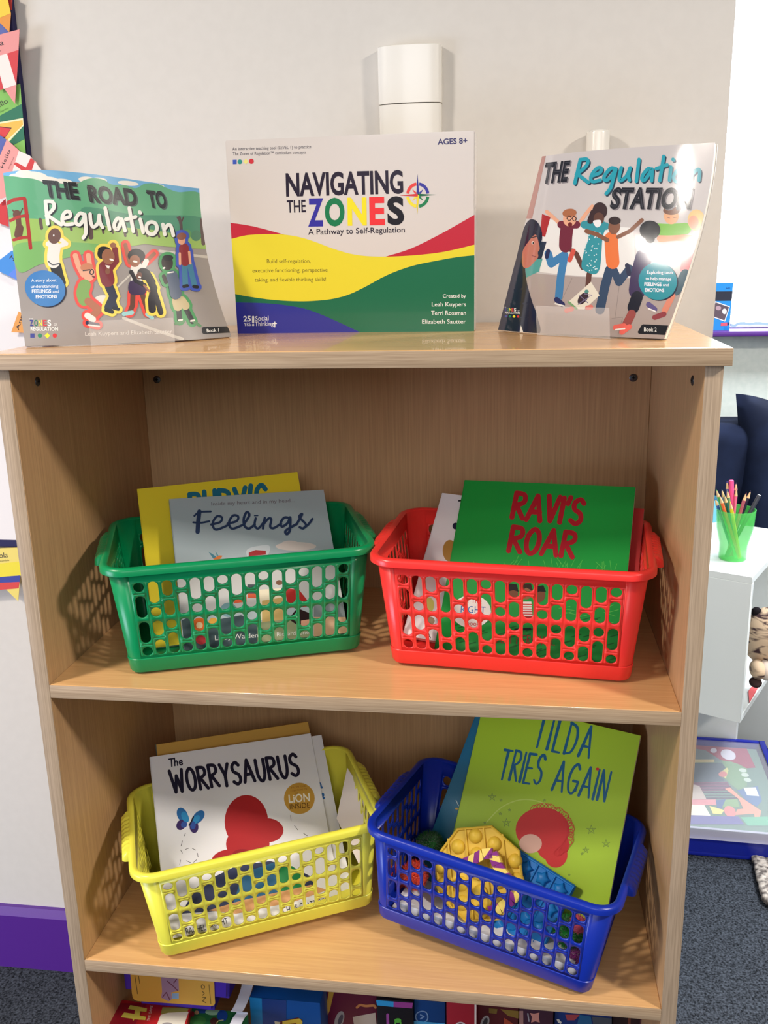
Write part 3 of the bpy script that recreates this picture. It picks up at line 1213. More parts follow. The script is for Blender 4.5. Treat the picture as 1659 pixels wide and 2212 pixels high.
def f(s, g, c):
    st = c(122, 152, 50)
    rr = c(190, 214, 90)
    s.strokes(g, rr, [['s', (680, 620), (760, 540), (860, 498), (960, 505), (1060, 555), (1140, 640)]], 6)
    for x, y, r in ((712, 482, 22), (790, 622, 24), (1250, 660, 26), (1330, 735, 22), (1220, 770, 18), (760, 500, 8), (996, 500, 8), (756, 572, 9), (806, 552, 8), (672, 622, 7), (724, 660, 8), (1130, 905, 7), (760, 700, 8), (1126, 586, 7), (1200, 790, 8)):
        L = []
        for k in range(5):
            a0, a1 = -math.pi / 2 + 2 * math.pi * k * 2 / 5, -math.pi / 2 + 2 * math.pi * (k + 1) * 2 / 5
            L.append([(x + r * math.cos(a0), y + r * math.sin(a0)), (x + r * math.cos(a1), y + r * math.sin(a1))])
        s.strokes(g, st, L, 3 if r > 12 else 2.5)
    # plain round shapes: a ragged red bush-like mass and a pale disc
    red = c(206, 30, 32)
    s.ell(g, red, 985, 660, 146, 122)
    s.ell(g, red, 1040, 740, 90, 90)
    s.ell(g, red, 1060, 800, 60, 66, 20)
    r_ = random.Random(5)
    for i in range(26):
        a = -1.9 + 3.1 * i / 26
        x, y = 990 + 150 * math.cos(a), 670 + 130 * math.sin(a)
        k = 14 + 12 * r_.random()
        s.strokes(g, red, [['o', (x - k, y), (x, y - k), (x + k, y), (x, y + k)]], 3)
    s.ell(g, c(228, 180, 160), 920, 735, 62, 52)


b.art('cover_illustration', f)


def f(s, g, c):
    t = c(12, 92, 130)
    s.pen(g, t, 'TILDA', (930, 208), (1236, 272), (42, -165), [17, 11], .34, .03)


b.art('title_lettering', f)


def f(s, g, c):
    t = c(12, 92, 130)
    s.pen(g, t, 'TRIES', (744, 380), (968, 414), (38, -158), [16, 11], .26, .05)
    s.pen(g, t, 'AGAIN', (1036, 440), (1322, 506), (38, -158), [16, 11], .26, .05)
    s.ell(g, c(200, 40, 40), 1284, 330, 9, 8)


b.art('title_lettering', f)
# ================================================================== things on top of the bookcase
def bent_book(name, label, rows, ss, thick, cover, rough, org, sc, coat, back):
    """paperback standing open-bent: a closed solid behind the printed front"""
    fn = patch_fn(rows, ss)
    base = tuple(np.array(rows[0]).mean(0))
    root = thing(name, label, 'book', base, group='large paperbacks on the bookcase top')
    sh = Sheet(fn, org, sc, cuts=(20, 12))
    NS, NT = 20, 12
    gs = np.array([[i / NS, j / NT] for j in range(NT + 1) for i in range(NS + 1)])

    def shell(d0, d1, m, s0=0.0, s1=1.0, t0=0.0, t1=1.0):
        st = gs * [s1 - s0, t1 - t0] + [s0, t0]
        A, Bq = sh.lift(st, d0), sh.lift(st, d1)
        n = len(gs)
        V = np.vstack([A, Bq])
        F = []
        w = NS + 1
        for j in range(NT):
            for i in range(NS):
                a = j * w + i
                F += [(a, a + 1, a + w), (a + 1, a + 1 + w, a + w)]
                F += [(n + a, n + a + w, n + a + 1), (n + a + 1, n + a + w, n + a + 1 + w)]
        for i in range(NS):
            F.append((i, n + i, n + i + 1, i + 1))
            k = NT * w + i
            F.append((k, k + 1, n + k + 1, n + k))
        for j in range(NT):
            k = j * w
            F.append((k, k + w, n + k + w, n + k))
            k += NS
            F.append((k, n + k, n + k + w, k + w))
        b = bmesh.new()
        bv = [b.verts.new(p) for p in V]
        for q in F:
            b.faces.new([bv[i] for i in q])
        bmesh.ops.recalc_face_normals(b, faces=b.faces[:])
        return G().bm(b, m)
    shell(0, -0.0005, mat(cover, rough, coat=coat)).build('front_cover', root, base, smooth=50)
    shell(-0.0006, -thick + .0006, PAGE, 0.004, 0.997, 0.003, 0.997).build('page_block', root, base, smooth=50)
    shell(-thick + .0005, -thick, mat(back, rough, coat=coat)).build('back_cover', root, base, smooth=50)

    def c(*rgb):
        return mat(rgb, rough, coat=coat)

    def art(nm, f):
        g = G()
        f(sh, g, c)
        return g.build(nm, root, base, smooth=50)
    return root, sh, art


# ---- left book
ob_, os_ = (0, 340), 540 / 1659
bot = [(-0.3835, 0.0465, 0.0015), (-0.3144, 0.0655, 0.0015), (-0.2193, 0.1033, 0.0015), (-0.1654, 0.1552, 0.0015)]
top = [(-0.4083, 0.0897, 0.1998), (-0.35, 0.092, 0.2011), (-0.2702, 0.1576, 0.1919), (-0.2179, 0.2271, 0.1854)]
bot = [tuple(at(*p, 2, 0.0015)) for p in ((54.7, 748.5), (190, 744), (380, 736), (500, 727))]
mid = [(np.array(a) + np.array(b)) / 2 for a, b in zip(bot, top)]
mr = near(451, 568, mid[3])
dl = mr - mid[3]
mid[3] = mr
mid[2] = mid[2] + dl * .35
road, rsh, rart = bent_book('picture_book', 'landscape paperback with a playground scene and white handwritten title, in a clear stand', [bot, mid, top], [0, .29, .70, 1.0], 0.0062,
                            (152, 145, 141), 0.36, ob_, os_, 0.15, (48, 44, 124))


def f(s, g, c):
    s.poly(g, c(110, 172, 214), [(0, 60), (1340, 170), (1340, 270), (0, 170)])
    cl = c(232, 226, 214)
    for x, y, rx, ry in ((170, 120, 70, 36), (230, 130, 90, 36), (110, 130, 50, 22), (330, 150, 60, 22), (420, 158, 60, 16), (580, 150, 60, 22), (660, 150, 50, 16), (850, 172, 70, 16), (1050, 190, 40, 12)):
        s.ell(g, cl, x, y, rx, ry, 6)
    s.poly(g, c(96, 166, 124), [(0, 150), (70, 126), (150, 135), (220, 142), (300, 165), (400, 175), (500, 178), (560, 150), (620, 138), (690, 150), (740, 180), (830, 185), (900, 205), (960, 176), (1040, 175), (1110, 205), (1180, 230), (1340, 255), (1380, 560), (1000, 500), (600, 440), (300, 420), (40, 430)], True)
    s.poly(g, c(74, 140, 110), [(560, 330), (900, 380), (1340, 400), (1370, 540), (1000, 500), (600, 440)], True)
    s.poly(g, c(152, 186, 96), [(40, 400), (200, 405), (400, 420), (700, 455), (1000, 480), (1360, 540), (1380, 610), (1100, 592), (960, 575), (780, 606), (560, 640), (420, 672), (260, 712), (130, 762), (90, 600)])
    s.poly(g, c(120, 174, 100), [(90, 600), (200, 560), (420, 560), (700, 585), (560, 640), (420, 672), (260, 712), (130, 762)], True)
    tk = c(90, 70, 66)
    for x, y0, y1, w in ((272, 412, 470, 22), (375, 430, 490, 22), (470, 440, 480, 18), (600, 380, 530, 32), (562, 440, 490, 20), (682, 455, 500, 16), (745, 465, 500, 14), (828, 480, 522, 16), (908, 480, 520, 14), (975, 490, 524, 14), (1052, 500, 528, 14), (1345, 415, 572, 26)):
        s.strokes(g, tk, [[(x - 5, y0), (x + 4, y1)]], w)
    s.strokes(g, c(80, 62, 62), [[(1190, 400), (1200, 445), (1205, 520)]], 20)
    s.strokes(g, c(80, 62, 62), [[(1175, 398), (1200, 440)], [(1216, 398), (1200, 440)]], 9)
    s.ell(g, c(76, 130, 100), 1300, 520, 34, 36)
    s.ell(g, c(96, 150, 90), 1240, 510, 30, 30)
    # marked lines on the tarmac
    wl = c(200, 194, 184)
    s.strokes(g, wl, [[(820, 1066), (1010, 1140), (1210, 1205)]], 20)
    s.strokes(g, wl, [[(780, 862), (900, 745)]], 12)
    s.strokes(g, wl, [[(1060, 622), (1380, 662)]], 18)
    s.poly(g, c(220, 216, 206), [(630, 935), (670, 915), (720, 925), (720, 975), (660, 975)], True)
    # climbing frame and the tree behind it
    s.strokes(g, c(98, 62, 52), [[(122, 400), (130, 500)]], 34)
    s.strokes(g, c(98, 62, 52), [[(130, 470), (122, 515)]], 54)
    s.strokes(g, c(98, 62, 52), [[(85, 350), (110, 385)], [(150, 340), (128, 385)]], 9)
    s.ell(g, c(98, 62, 52), 112, 378, 26, 30)
    rd = c(168, 48, 46)
    s.strokes(g, rd, [[(48, 305), (90, 282), (160, 272)], [(164, 276), (184, 430), (203, 602)]], 24)
    s.strokes(g, rd, [[(70, 420), (120, 396), (182, 384)], [(92, 548), (150, 532), (190, 530)]], 20)


rart('cover_illustration', f)
SKIN = [(224, 164, 132), (150, 98, 72), (96, 62, 48), (46, 36, 36)]


def child(s, g, c, halo, parts):
    """parts: ('l', colour, points, width) limbs and bodies, ('e', colour, x, y, rx, ry, rot)"""
    if halo:
        for p in parts:
            if p[0] == 'l':
                s.strokes(g, c(*halo), [p[2]], p[3] + 38)
            elif p[0] == 'e':
                s.ell(g, c(*halo), p[2], p[3], p[4] + 19, p[5] + 19, p[6] if len(p) > 6 else 0)
    for p in parts:
        if p[0] == 'l':
            s.strokes(g, c(*p[1]), [p[2]], p[3])
        elif p[0] == 'e':
            s.ell(g, c(*p[1]), *p[2:])
        else:
            s.poly(g, c(*p[1]), p[2], True)


YEL, RED_, GRN, BLU = (236, 210, 84), (222, 74, 64), (70, 150, 90), (62, 84, 180)
WH, BK = (226, 222, 214), (24, 24, 30)


def f(s, g, c):
    child(s, g, c, YEL, [('l', BK, [(350, 720), (376, 800), (410, 832)], 40), ('l', BK, [(388, 715), (404, 780), (420, 832)], 36), ('l', WH, ['s', (362, 600), (354, 650), (356, 695)], 82),
                         ('l', WH, [(345, 590), (318, 575), (345, 556)], 30), ('l', WH, [(385, 590), (440, 574), (408, 548)], 28), ('e', (100, 64, 50), 362, 522, 42, 52, 10)])
    s.strokes(g, c(90, 92, 96), [['s', (322, 690), (350, 712), (394, 704)]], 9)
    s.ell(g, c(240, 236, 230), 357, 518, 5, 7)
    child(s, g, c, RED_, [('l', SKIN[0], [(500, 652), (520, 720), (552, 780)], 34), ('l', SKIN[0], [(586, 650), (594, 710), (604, 760)], 32), ('e', SKIN[0], 590, 772, 40, 50, 0), ('e', (196, 122, 84), 575, 728, 42, 26, -8),
                          ('l', (122, 162, 84), ['s', (562, 850), (548, 900), (560, 945)], 82), ('l', (170, 106, 76), [(585, 955), (655, 1012), (605, 1062)], 50), ('l', WH, [(580, 1050), (618, 1075)], 40), ('l', (36, 40, 76), [(580, 1098), (650, 1112)], 26)])
    s.strokes(g, c(40, 30, 36), [['o', (596, 760), (612, 744), (622, 764), (606, 778)], [(552, 752), (596, 746)]], 7)
    s.ell(g, c(110, 40, 44), 620, 792, 12, 6, 30)
    s.strokes(g, c(230, 226, 220), [[(585, 1112), (660, 1122)]], 10)
    child(s, g, c, YEL, [('l', (30, 34, 56), [(725, 860), (752, 922), (722, 995)], 58), ('l', (30, 34, 56), [(745, 880), (748, 950), (762, 995)], 40), ('l', (122, 40, 48), [(740, 730), (772, 690), (762, 610)], 38), ('e', SKIN[1], 750, 584, 20, 18, 0),
                         ('l', (122, 40, 48), ['s', (700, 730), (705, 770), (715, 815)], 92), ('e', (30, 26, 28), 695, 622, 46, 30, 12), ('e', (30, 26, 28), 672, 640, 26, 34, 0), ('e', SKIN[1], 718, 660, 42, 52, -12), ('l', BK, [(705, 1012), (745, 1026)], 26), ('l', BK, [(755, 1000), (785, 1008)], 22)])
    s.poly(g, c(230, 224, 214), [(698, 715), (728, 720), (722, 750)])
    s.ell(g, c(240, 234, 228), 740, 680, 16, 6, 20)
    s.ell(g, c(130, 84, 62), 714, 756, 16, 20)
    child(s, g, c, RED_, [('l', SKIN[1], [(832, 580), (846, 650), (862, 700)], 26), ('l', SKIN[1], [(1022, 640), (970, 690)], 26), ('l', SKIN[2], [(882, 900), (880, 980), (860, 1030)], 34), ('l', SKIN[2], [(940, 900), (964, 970), (985, 1030)], 34)])
    child(s, g, c, None, [('l', WH, ['s', (905, 735), (908, 770), (905, 810)], 80), ('l', WH, [(935, 760), (970, 690)], 36), ('e', (24, 20, 26), 905, 655, 58, 48, 8), ('e', SKIN[1], 894, 688, 36, 40, 0),
                          ('p', (58, 40, 76), [(862, 825), (945, 825), (962, 905), (862, 905)]), ('l', (150, 200, 200), [(822, 1040), (876, 1030)], 28), ('l', (150, 200, 200), [(975, 1042), (1010, 1066)], 24)])
    s.ell(g, c(240, 234, 228), 896, 692, 16, 7, 12)
    child(s, g, c, YEL, [('l', (28, 24, 34), [(985, 800), (1020, 870), (1005, 950), (1010, 1010)], 50), ('l', (28, 24, 34), [(1020, 880), (1046, 960), (1066, 1030)], 36)])
    child(s, g, c, None, [('e', (28, 22, 28), 955, 775, 46, 38, 30), ('l', (28, 22, 28), [(975, 770), (1010, 830)], 44), ('l', (28, 24, 34), [(870, 760), (900, 820), (960, 850)], 26), ('e', (110, 70, 56), 922, 786, 18, 24, 20), ('l', (150, 100, 84), [(955, 850), (990, 890)], 14)])
    s.ell(g, c(240, 234, 228), 926, 796, 10, 5, 10)
    child(s, g, c, GRN, [('l', (30, 28, 34), [(1185, 1000), (1192, 1080)], 34), ('l', (30, 28, 34), [(1232, 1000), (1276, 1090)], 34), ('l', (196, 180, 138), [(1170, 950), (1180, 990)], 60), ('l', (196, 180, 138), [(1205, 950), (1230, 985)], 56),
                         ('l', (78, 92, 116), ['s', (1140, 790), (1155, 840), (1165, 905)], 78), ('l', SKIN[3], [(1100, 830), (1085, 790)], 26), ('e', SKIN[3], 1108, 700, 38, 52, -5), ('e', (22, 20, 24), 1112, 668, 36, 20, 0)])
    s.ell(g, c(240, 234, 228), 1086, 736, 10, 6, -30)
    s.strokes(g, c(230, 226, 220), [[(1112, 768), (1150, 762)]], 8)
    s.strokes(g, c(90, 140, 96), [[(1165, 1104), (1215, 1090)], [(1285, 1092), (1328, 1118)]], 18)
    s.strokes(g, c(226, 222, 214), [[(1186, 1082), (1208, 1078)], [(1266, 1086), (1288, 1082)]], 12)
    child(s, g, c, BLU, [('l', (66, 126, 156), [(1222, 710), (1228, 850)], 38), ('l', (66, 126, 156), [(1255, 710), (1288, 850)], 36), ('l', (140, 44, 50), ['s', (1218, 605), (1220, 650), (1226, 690)], 66), ('l', SKIN[0], [(1190, 640), (1192, 710)], 16), ('l', SKIN[0], [(1252, 630), (1260, 705)], 16),
                         ('e', SKIN[0], 1202, 552, 25, 30, 0), ('e', (136, 82, 62), 1202, 526, 32, 24, -8), ('l', BK, [(1218, 858), (1240, 854)], 22), ('l', BK, [(1284, 858), (1306, 862)], 22)])


rart('cover_children', f)


def f(s, g, c):
    k = c(22, 22, 26)
    for word, p0, p1 in (('THE', (300, 258), (528, 276)), ('ROAD', (596, 291), (916, 319)), ('TO', (990, 326), (1112, 336))):
        up = (-20, -108)
        s.text(g, c(70, 92, 84), word, p0, p1, 104, up, .045, (9, 7))
        s.text(g, k, word, p0, p1, 104, up, .045)
        s.text(g, c(56, 56, 58), word, p0, p1, 104, up, -.012)
        s.text(g, k, word, p0, p1, 104, up, -.02, (-3, 2))


rart('title_lettering', f)


def f(s, g, c):
    s.strokes(g, c(16, 18, 22), REG, 24, (9, 8))
    s.strokes(g, c(232, 230, 222), REG, 24)


rart('title_lettering', f)


def badge(s, g, c, cx, cy, rx, ry, blue, lines, sz):
    s.ell(g, c(20, 24, 50), cx + 8, cy + 6, rx, ry, 20, 40)
    s.ell(g, c(*blue), cx, cy, rx, ry, 20, 40)
    for t, a, b_, h, bo in lines:
        s.text(g, c(226, 230, 236), t, a, b_, h, bold=bo)


def logo(s, g, c, x, y, w, sl, sk=(0, 0)):
    """coloured programme mark: word, word, four shapes; sl rise per unit"""
    L = [('Z', (50, 54, 140)), ('O', (40, 120, 90)), ('N', (236, 220, 70)), ('E', (206, 60, 66)), ('S', (240, 238, 232))]
    u = np.array([1, sl]) * w
    up = np.array([-.06 * w + sk[0], -w])
    s.text(g, c(235, 233, 228), 'THE', (x - .02 * w, y - .02 * w), (x + .10 * w, y - .02 * w), .05 * w)
    p = np.array([x, y + .20 * w])
    for i, (ch, col) in enumerate(L):
        a = p + u * (.0 + .155 * i)
        s.text(g, c(*col), ch, a, a + u * .13, .20 * w, up, .03)
    s.text(g, c(235, 233, 228), 'OF', p + u * .84, p + u * .96, .08 * w, up)
    q = p + np.array([.03 * w, .17 * w])
    s.text(g, c(240, 238, 232), 'REGULATION', q, q + u * .96, .13 * w, up, .015)
    r_ = q + np.array([.06 * w, .17 * w])
    k = .075 * w
    s.poly(g, c(50, 56, 140), [r_ + [-k, -k], r_ + [k, -k], r_ + [k, k], r_ + [-k, k]])
    s.ell(g, c(36, 130, 90), *(r_ + u * .26), k, k)
    d = r_ + u * .52
    s.poly(g, c(240, 226, 50), [d + [-k * 1.3, 0], d + [0, -k * 1.3], d + [k * 1.3, 0], d + [0, k * 1.3]])
    s.ell(g, c(212, 50, 54), *(r_ + u * .78), k, k)


def f(s, g, c):
    badge(s, g, c, 300, 870, 136, 118, (62, 124, 186), [('A story about', (208, 826), (376, 824), 20, .01), ('understanding', (206, 866), (388, 864), 20, .01), ('FEELINGS', (212, 900), (340, 898), 22, .03), ('and', (350, 898), (392, 898), 18, .01), ('EMOTIONS', (238, 936), (380, 934), 22, .03)], 1)


rart('badge', f)
rart('programme_logo', lambda s, g, c: logo(s, g, c, 198, 1080, 190, .0))


def f(s, g, c):
    s.text(g, c(226, 222, 216), 'Leah Kuypers and Elizabeth Sautter', (566, 1184), (1143, 1168), 26)


rart('author_lettering', f)


def f(s, g, c):
    s.poly(g, c(24, 24, 30), [(1338, 1132), (1350, 1126), (1506, 1122), (1536, 1162), (1350, 1172), (1342, 1164)])
    s.text(g, c(236, 234, 230), 'Book 1', (1372, 1162), (1452, 1156), 22, bold=.01)


rart('volume_tag', f)

# ---- right book
ot_, ts_ = (1050, 260), 550 / 1659
bot = [tuple(at(*p, 2, 0.0015)) for p in ((1076, 712.5), (1165, 720), (1320, 727.5), (1434.6, 732.4))]
top = [(0.2164, 0.2056, 0.2068), (0.2668, 0.1592, 0.2067), (0.3391, 0.1267, 0.2062), (0.394, 0.0967, 0.2044)]
mid = [(np.array(a) + np.array(b)) / 2 for a, b in zip(bot, top)]
mr = near(1513, 496, mid[3])
dl = mr - mid[3]
mid[3] = mr
mid[2] = mid[2] + dl * .4
stn, ssh, sart = bent_book('picture_book', 'glossy grey paperback with jumping children and teal handwritten title, in a clear stand', [bot, mid, top], [0, .32, .72, 1.0], 0.0075,
                           (196, 188, 184), 0.10, ot_, ts_, 0.7, (214, 206, 200))


def f(s, g, c):
    s.poly(g, c(168, 154, 148), [(280, 990), (960, 1030), (1250, 1050), (1330, 1010), (1250, 1500), (60, 1440), (120, 1200)])
    s.poly(g, c(226, 222, 216), [(385, 640), (960, 700), (975, 1030), (350, 988)])
    s.poly(g, c(176, 132, 122), [(350, 230), (392, 222), (300, 640), (262, 640)])
    s.poly(g, c(168, 46, 48), [(365, 610), (420, 630), (385, 760), (350, 750)])
    s.poly(g, c(40, 42, 66), [(350, 790), (395, 790), (360, 910), (330, 910)])
    s.poly(g, c(84, 154, 148), [(255, 960), (330, 905), (370, 900), (345, 985), (262, 1025)])
    s.strokes(g, c(140, 128, 124), [[(820, 1290), (890, 1284), (860, 1400)], [(560, 1030), (480, 1200)], [(870, 1060), (840, 1290)]], 3)


sart('cover_illustration', f)


def f(s, g, c):
    hair = (26, 28, 50)
    s.poly(g, c(*hair), [(275, 655), (320, 650), (352, 690), (366, 745), (350, 810), (262, 900), (262, 1030), (300, 1180), (335, 1280), (335, 1400), (70, 1400), (110, 1200), (190, 930), (235, 740)], True)
    s.poly(g, c(186, 112, 94), [(318, 745), (336, 770), (350, 835), (338, 860), (340, 890), (318, 920), (275, 960), (240, 950), (238, 860), (270, 800)], True)
    s.strokes(g, c(40, 30, 40), [[(300, 764), (334, 756)]], 6)
    s.ell(g, c(236, 230, 226), 306, 798, 9, 10)
    s.ell(g, c(30, 24, 30), 308, 799, 5, 7)
    s.strokes(g, c(130, 60, 60), [[(300, 882), (326, 888)]], 5)
    s.strokes(g, c(28, 32, 56), [['s', (210, 960), (170, 1120), (120, 1400)]], 60)
    s.poly(g, c(222, 216, 206), [(228, 1335), (250, 1400), (215, 1400)])
    child(s, g, c, None, [('l', SKIN[0], [(395, 595), (430, 625), (490, 680)], 24), ('l', SKIN[0], [(692, 560), (650, 610), (600, 680)], 24), ('l', (66, 124, 172), [(505, 880), (425, 935), (405, 868)], 50), ('l', (66, 124, 172), [(512, 880), (488, 1010), (474, 1150)], 50),
                          ('l', (112, 42, 58), ['s', (528, 700), (520, 760), (518, 820)], 84), ('l', (112, 42, 58), [(490, 680), (590, 680)], 50), ('e', SKIN[0], 546, 640, 44, 52, 10), ('e', (168, 104, 70), 544, 604, 46, 28, -6), ('l', (44, 46, 92), [(460, 1168), (498, 1200)], 34), ('l', (40, 40, 80), [(405, 850), (396, 890)], 26)])
    s.strokes(g, c(50, 40, 44), [['o', (528, 638), (542, 622), (556, 640), (542, 654)], ['o', (562, 640), (576, 626), (588, 642), (576, 656)]], 5)
    s.ell(g, c(110, 36, 40), 548, 680, 14, 16)
    s.strokes(g, c(232, 228, 222), [[(452, 1194), (508, 1210)]], 10)
    child(s, g, c, None, [('l', (96, 62, 54), [(672, 1000), (664, 1080)], 34), ('l', (96, 62, 54), [(630, 960), (588, 870), (560, 850)], 32), ('l', (204, 84, 70), [(545, 910), (570, 850)], 30),
                          ('p', (56, 142, 152), [(640, 660), (780, 665), (760, 760), (752, 860), (742, 960), (712, 1002), (650, 985), (622, 950), (640, 850), (668, 760)]), ('l', (56, 142, 152), [(640, 680), (780, 690)], 50), ('e', (60, 42, 44), 742, 590, 48, 56, 0), ('l', (60, 42, 44), [(700, 600), (680, 655)], 40), ('e', (96, 64, 54), 735, 640, 34, 40, 0)])
    s.poly(g, c(230, 226, 222), [(700, 655), (745, 650), (750, 680), (725, 698), (705, 680)], True)
    rr_ = random.Random(9)
    for i in range(46):
        x, y = 645 + 110 * rr_.random(), 720 + 260 * rr_.random()
        s.ell(g, c(206, 226, 226), x, y, 4, 4, 0, 8)
    child(s, g, c, None, [('l', (54, 72, 98), [(805, 975), (775, 1080), (742, 1235)], 60), ('l', (54, 72, 98), [(835, 980), (866, 1055), (935, 965)], 50), ('l', (40, 44, 70), [(920, 945), (932, 1000)], 30), ('l', (224, 116, 62), ['s', (815, 770), (820, 850), (826, 925)], 88),
                          ('l', (130, 86, 66), [(655, 722), (720, 742), (790, 780)], 28), ('l', (130, 86, 66), [(860, 760), (940, 720), (1015, 650)], 26), ('e', (130, 86, 66), 835, 695, 38, 48, 10), ('e', (50, 36, 36), 838, 654, 40, 26, 0)])
    child(s, g, c, None, [('l', (210, 150, 112), [(1135, 770), (1240, 762), (1350, 770)], 44), ('l', (122, 182, 70), ['s', (1120, 710), (1200, 712), (1300, 705)], 76), ('e', (222, 164, 120), 1207, 625, 48, 52, 0), ('e', (112, 70, 50), 1208, 588, 54, 28, 0), ('l', (122, 182, 70), [(1150, 880), (1150, 920)], 90)])
    s.strokes(g, c(120, 70, 60), [[(1180, 632), (1196, 636)], [(1222, 634), (1240, 632)]], 4)
    child(s, g, c, None, [('e', (228, 186, 122), 1370, 650, 56, 70, 0), ('e', (226, 160, 130), 1352, 664, 34, 44, 0), ('l', (226, 160, 130), [(1370, 740), (1350, 800)], 40), ('p', (232, 140, 140), [(1300, 830), (1350, 780), (1380, 800), (1336, 980), (1268, 978)]), ('l', (66, 92, 104), [(1300, 1000), (1240, 1110)], 62), ('l', (214, 132, 108), [(1216, 1140), (1165, 1240)], 40), ('l', (140, 60, 66), [(1100, 1284), (1160, 1262)], 34)])
    child(s, g, c, None, [('l', (62, 48, 84), ['s', (1030, 890), (1000, 1000), (985, 1110)], 110), ('l', (26, 26, 40), [(985, 1150), (960, 1220)], 76), ('l', (150, 74, 70), [(950, 1260), (915, 1330)], 54), ('l', (230, 104, 92), [(845, 1350), (900, 1340)], 36), ('l', (230, 104, 92), [(885, 1380), (935, 1345)], 34), ('e', (30, 28, 36), 1068, 715, 68, 62, 0), ('l', (30, 28, 36), [(1060, 740), (1070, 770)], 60), ('l', (92, 80, 130), [(1060, 1200), (1100, 1232)], 34)])
    s.strokes(g, c(236, 232, 226), [[(845, 1364), (905, 1356)], [(1060, 1226), (1106, 1246)]], 9)
    s.poly(g, c(224, 216, 198), [(684, 1052), (740, 1140), (640, 1232), (592, 1230), (535, 1184)])
    s.ell(g, c(60, 44, 52), 632, 1160, 26, 46, 38)
    s.ell(g, c(80, 140, 130), 656, 1115, 14, 12)
    s.strokes(g, c(120, 110, 140), [[(600, 1200), (672, 1150)], [(610, 1140), (665, 1190)], [(640, 1130), (690, 1140)]], 5)
    s.strokes(g, c(120, 160, 110), [[(540, 1185), (590, 1228)]], 14)
    s.strokes(g, c(214, 120, 110), [[(560, 1228), (525, 1240)], [(660, 1222), (684, 1216)]], 30)


sart('cover_children', f)
_a = np.array([(317, 442, 1), (1147, 518, 1), (302, 292, 1)], float)
_m = np.linalg.solve(_a, np.array([(578, 410), (1388, 388), (614, 256)], float))


def mv(ln):
    return [p if isinstance(p, str) else tuple(np.array([p[0], p[1], 1]) @ _m) for p in ln]


REG2 = [mv(ln) for ln in REG]


def f(s, g, c):
    k = c(34, 34, 42)
    for word, p0, p1, cap in (('THE', (366, 408), (528, 392), 126), ('STATION', (806, 570), (1330, 572), 126)):
        up = (22, -120)
        s.text(g, c(128, 120, 122), word, p0, p1, cap, up, .045, (8, 7))
        s.text(g, k, word, p0, p1, cap, up, .045)
        s.text(g, c(66, 66, 72), word, p0, p1, cap, up, -.012)
        s.text(g, k, word, p0, p1, cap, up, -.02, (-3, 2))


sart('title_lettering', f)


def f(s, g, c):
    s.strokes(g, c(40, 60, 76), REG2, 23, (7, 8))
    s.strokes(g, c(40, 152, 168), REG2, 23)


sart('title_lettering', f)


def f(s, g, c):
    badge(s, g, c, 1120, 1048, 126, 122, (28, 138, 152), [('Exploring tools', (1050, 1000), (1220, 1000), 20, .01), ('to help manage', (1040, 1040), (1208, 1044), 20, .01), ('FEELINGS', (1032, 1078), (1144, 1080), 22, .03), ('and', (1154, 1080), (1192, 1081), 18, .01), ('EMOTIONS', (1036, 1116), (1162, 1118), 22, .03)], 1)


sart('badge', f)
sart('programme_logo', lambda s, g, c: logo(s, g, c, 122, 1222, 100, .03, (6, 0)))


def f(s, g, c):
    s.poly(g, c(24, 24, 30), [(1012, 1336), (1024, 1328), (1188, 1336), (1166, 1398), (996, 1390), (988, 1380)])
    s.text(g, c(236, 234, 230), 'Book 2', (1030, 1374), (1112, 1376), 26, bold=.01)


sart('volume_tag', f)

# ---- clear acrylic easels
AC = bpy.data.materials.new('clear_acrylic')
AC.use_nodes = True
nt = AC.node_tree
b_ = nt.nodes['Principled BSDF']
b_.inputs['Base Color'].default_value = (0.95, 0.95, 0.95, 1)
b_.inputs['Roughness'].default_value = 0.12
b_.inputs['Alpha'].default_value = 0.15
b_.inputs['Specular IOR Level'].default_value = 0.6


def easel(label, L, Rr, lip, lean_dir, depth=0.07):
    """L,R bottom corners of the front lip on the board; lip height; book leans along lean_dir"""
    L, Rr, n = np.array(L), np.array(Rr), np.array(lean_dir, float)
    base = (L + Rr) / 2
    root = thing('book_easel', label, 'stand', tuple(base), group='clear book easels on the bookcase top')
    e = (Rr - L)
    t = 0.0018
    z = np.array([0, 0, 1.0])
    fwd = -n / np.linalg.norm(n)

    def sheet(nm, a, b, cc, d, th):
        G().prism([a, b, cc, d], th, AC).build(nm, root, tuple(base), smooth=0)
    sheet('front_lip', L + z * .0004, Rr + z * .0004, Rr + z * lip + fwd * lip * .12, L + z * lip + fwd * lip * .12, fwd * t)
    bk_ = -fwd * depth
    sheet('base_plate', L + z * .0002, Rr + z * .0002, Rr + bk_ + z * .0002, L + bk_ + z * .0002, z * .001)
    up = z * 0.11 - fwd * 0.035
    sheet('back_plate', L + bk_ * .42 + z * .0012, Rr + bk_ * .42 + z * .0012, Rr + bk_ * .42 + up, L + bk_ * .42 + up, -fwd * t)
    return root


pL, pR = at(1162, 724, 2, 0.0), at(1318, 733, 2, 0.0)
nrm = np.array([-(pR - pL)[1], (pR - pL)[0], 0])
easel('clear acrylic easel holding the glossy grey paperback', pL, pR, 0.035, nrm)
pL, pR = at(197, 748.0, 2, 0.0), at(378, 740.0, 2, 0.0)
nrm = np.array([-(pR - pL)[1], (pR - pL)[0], 0])
easel('clear acrylic easel holding the playground paperback', pL, pR, 0.030, nrm)

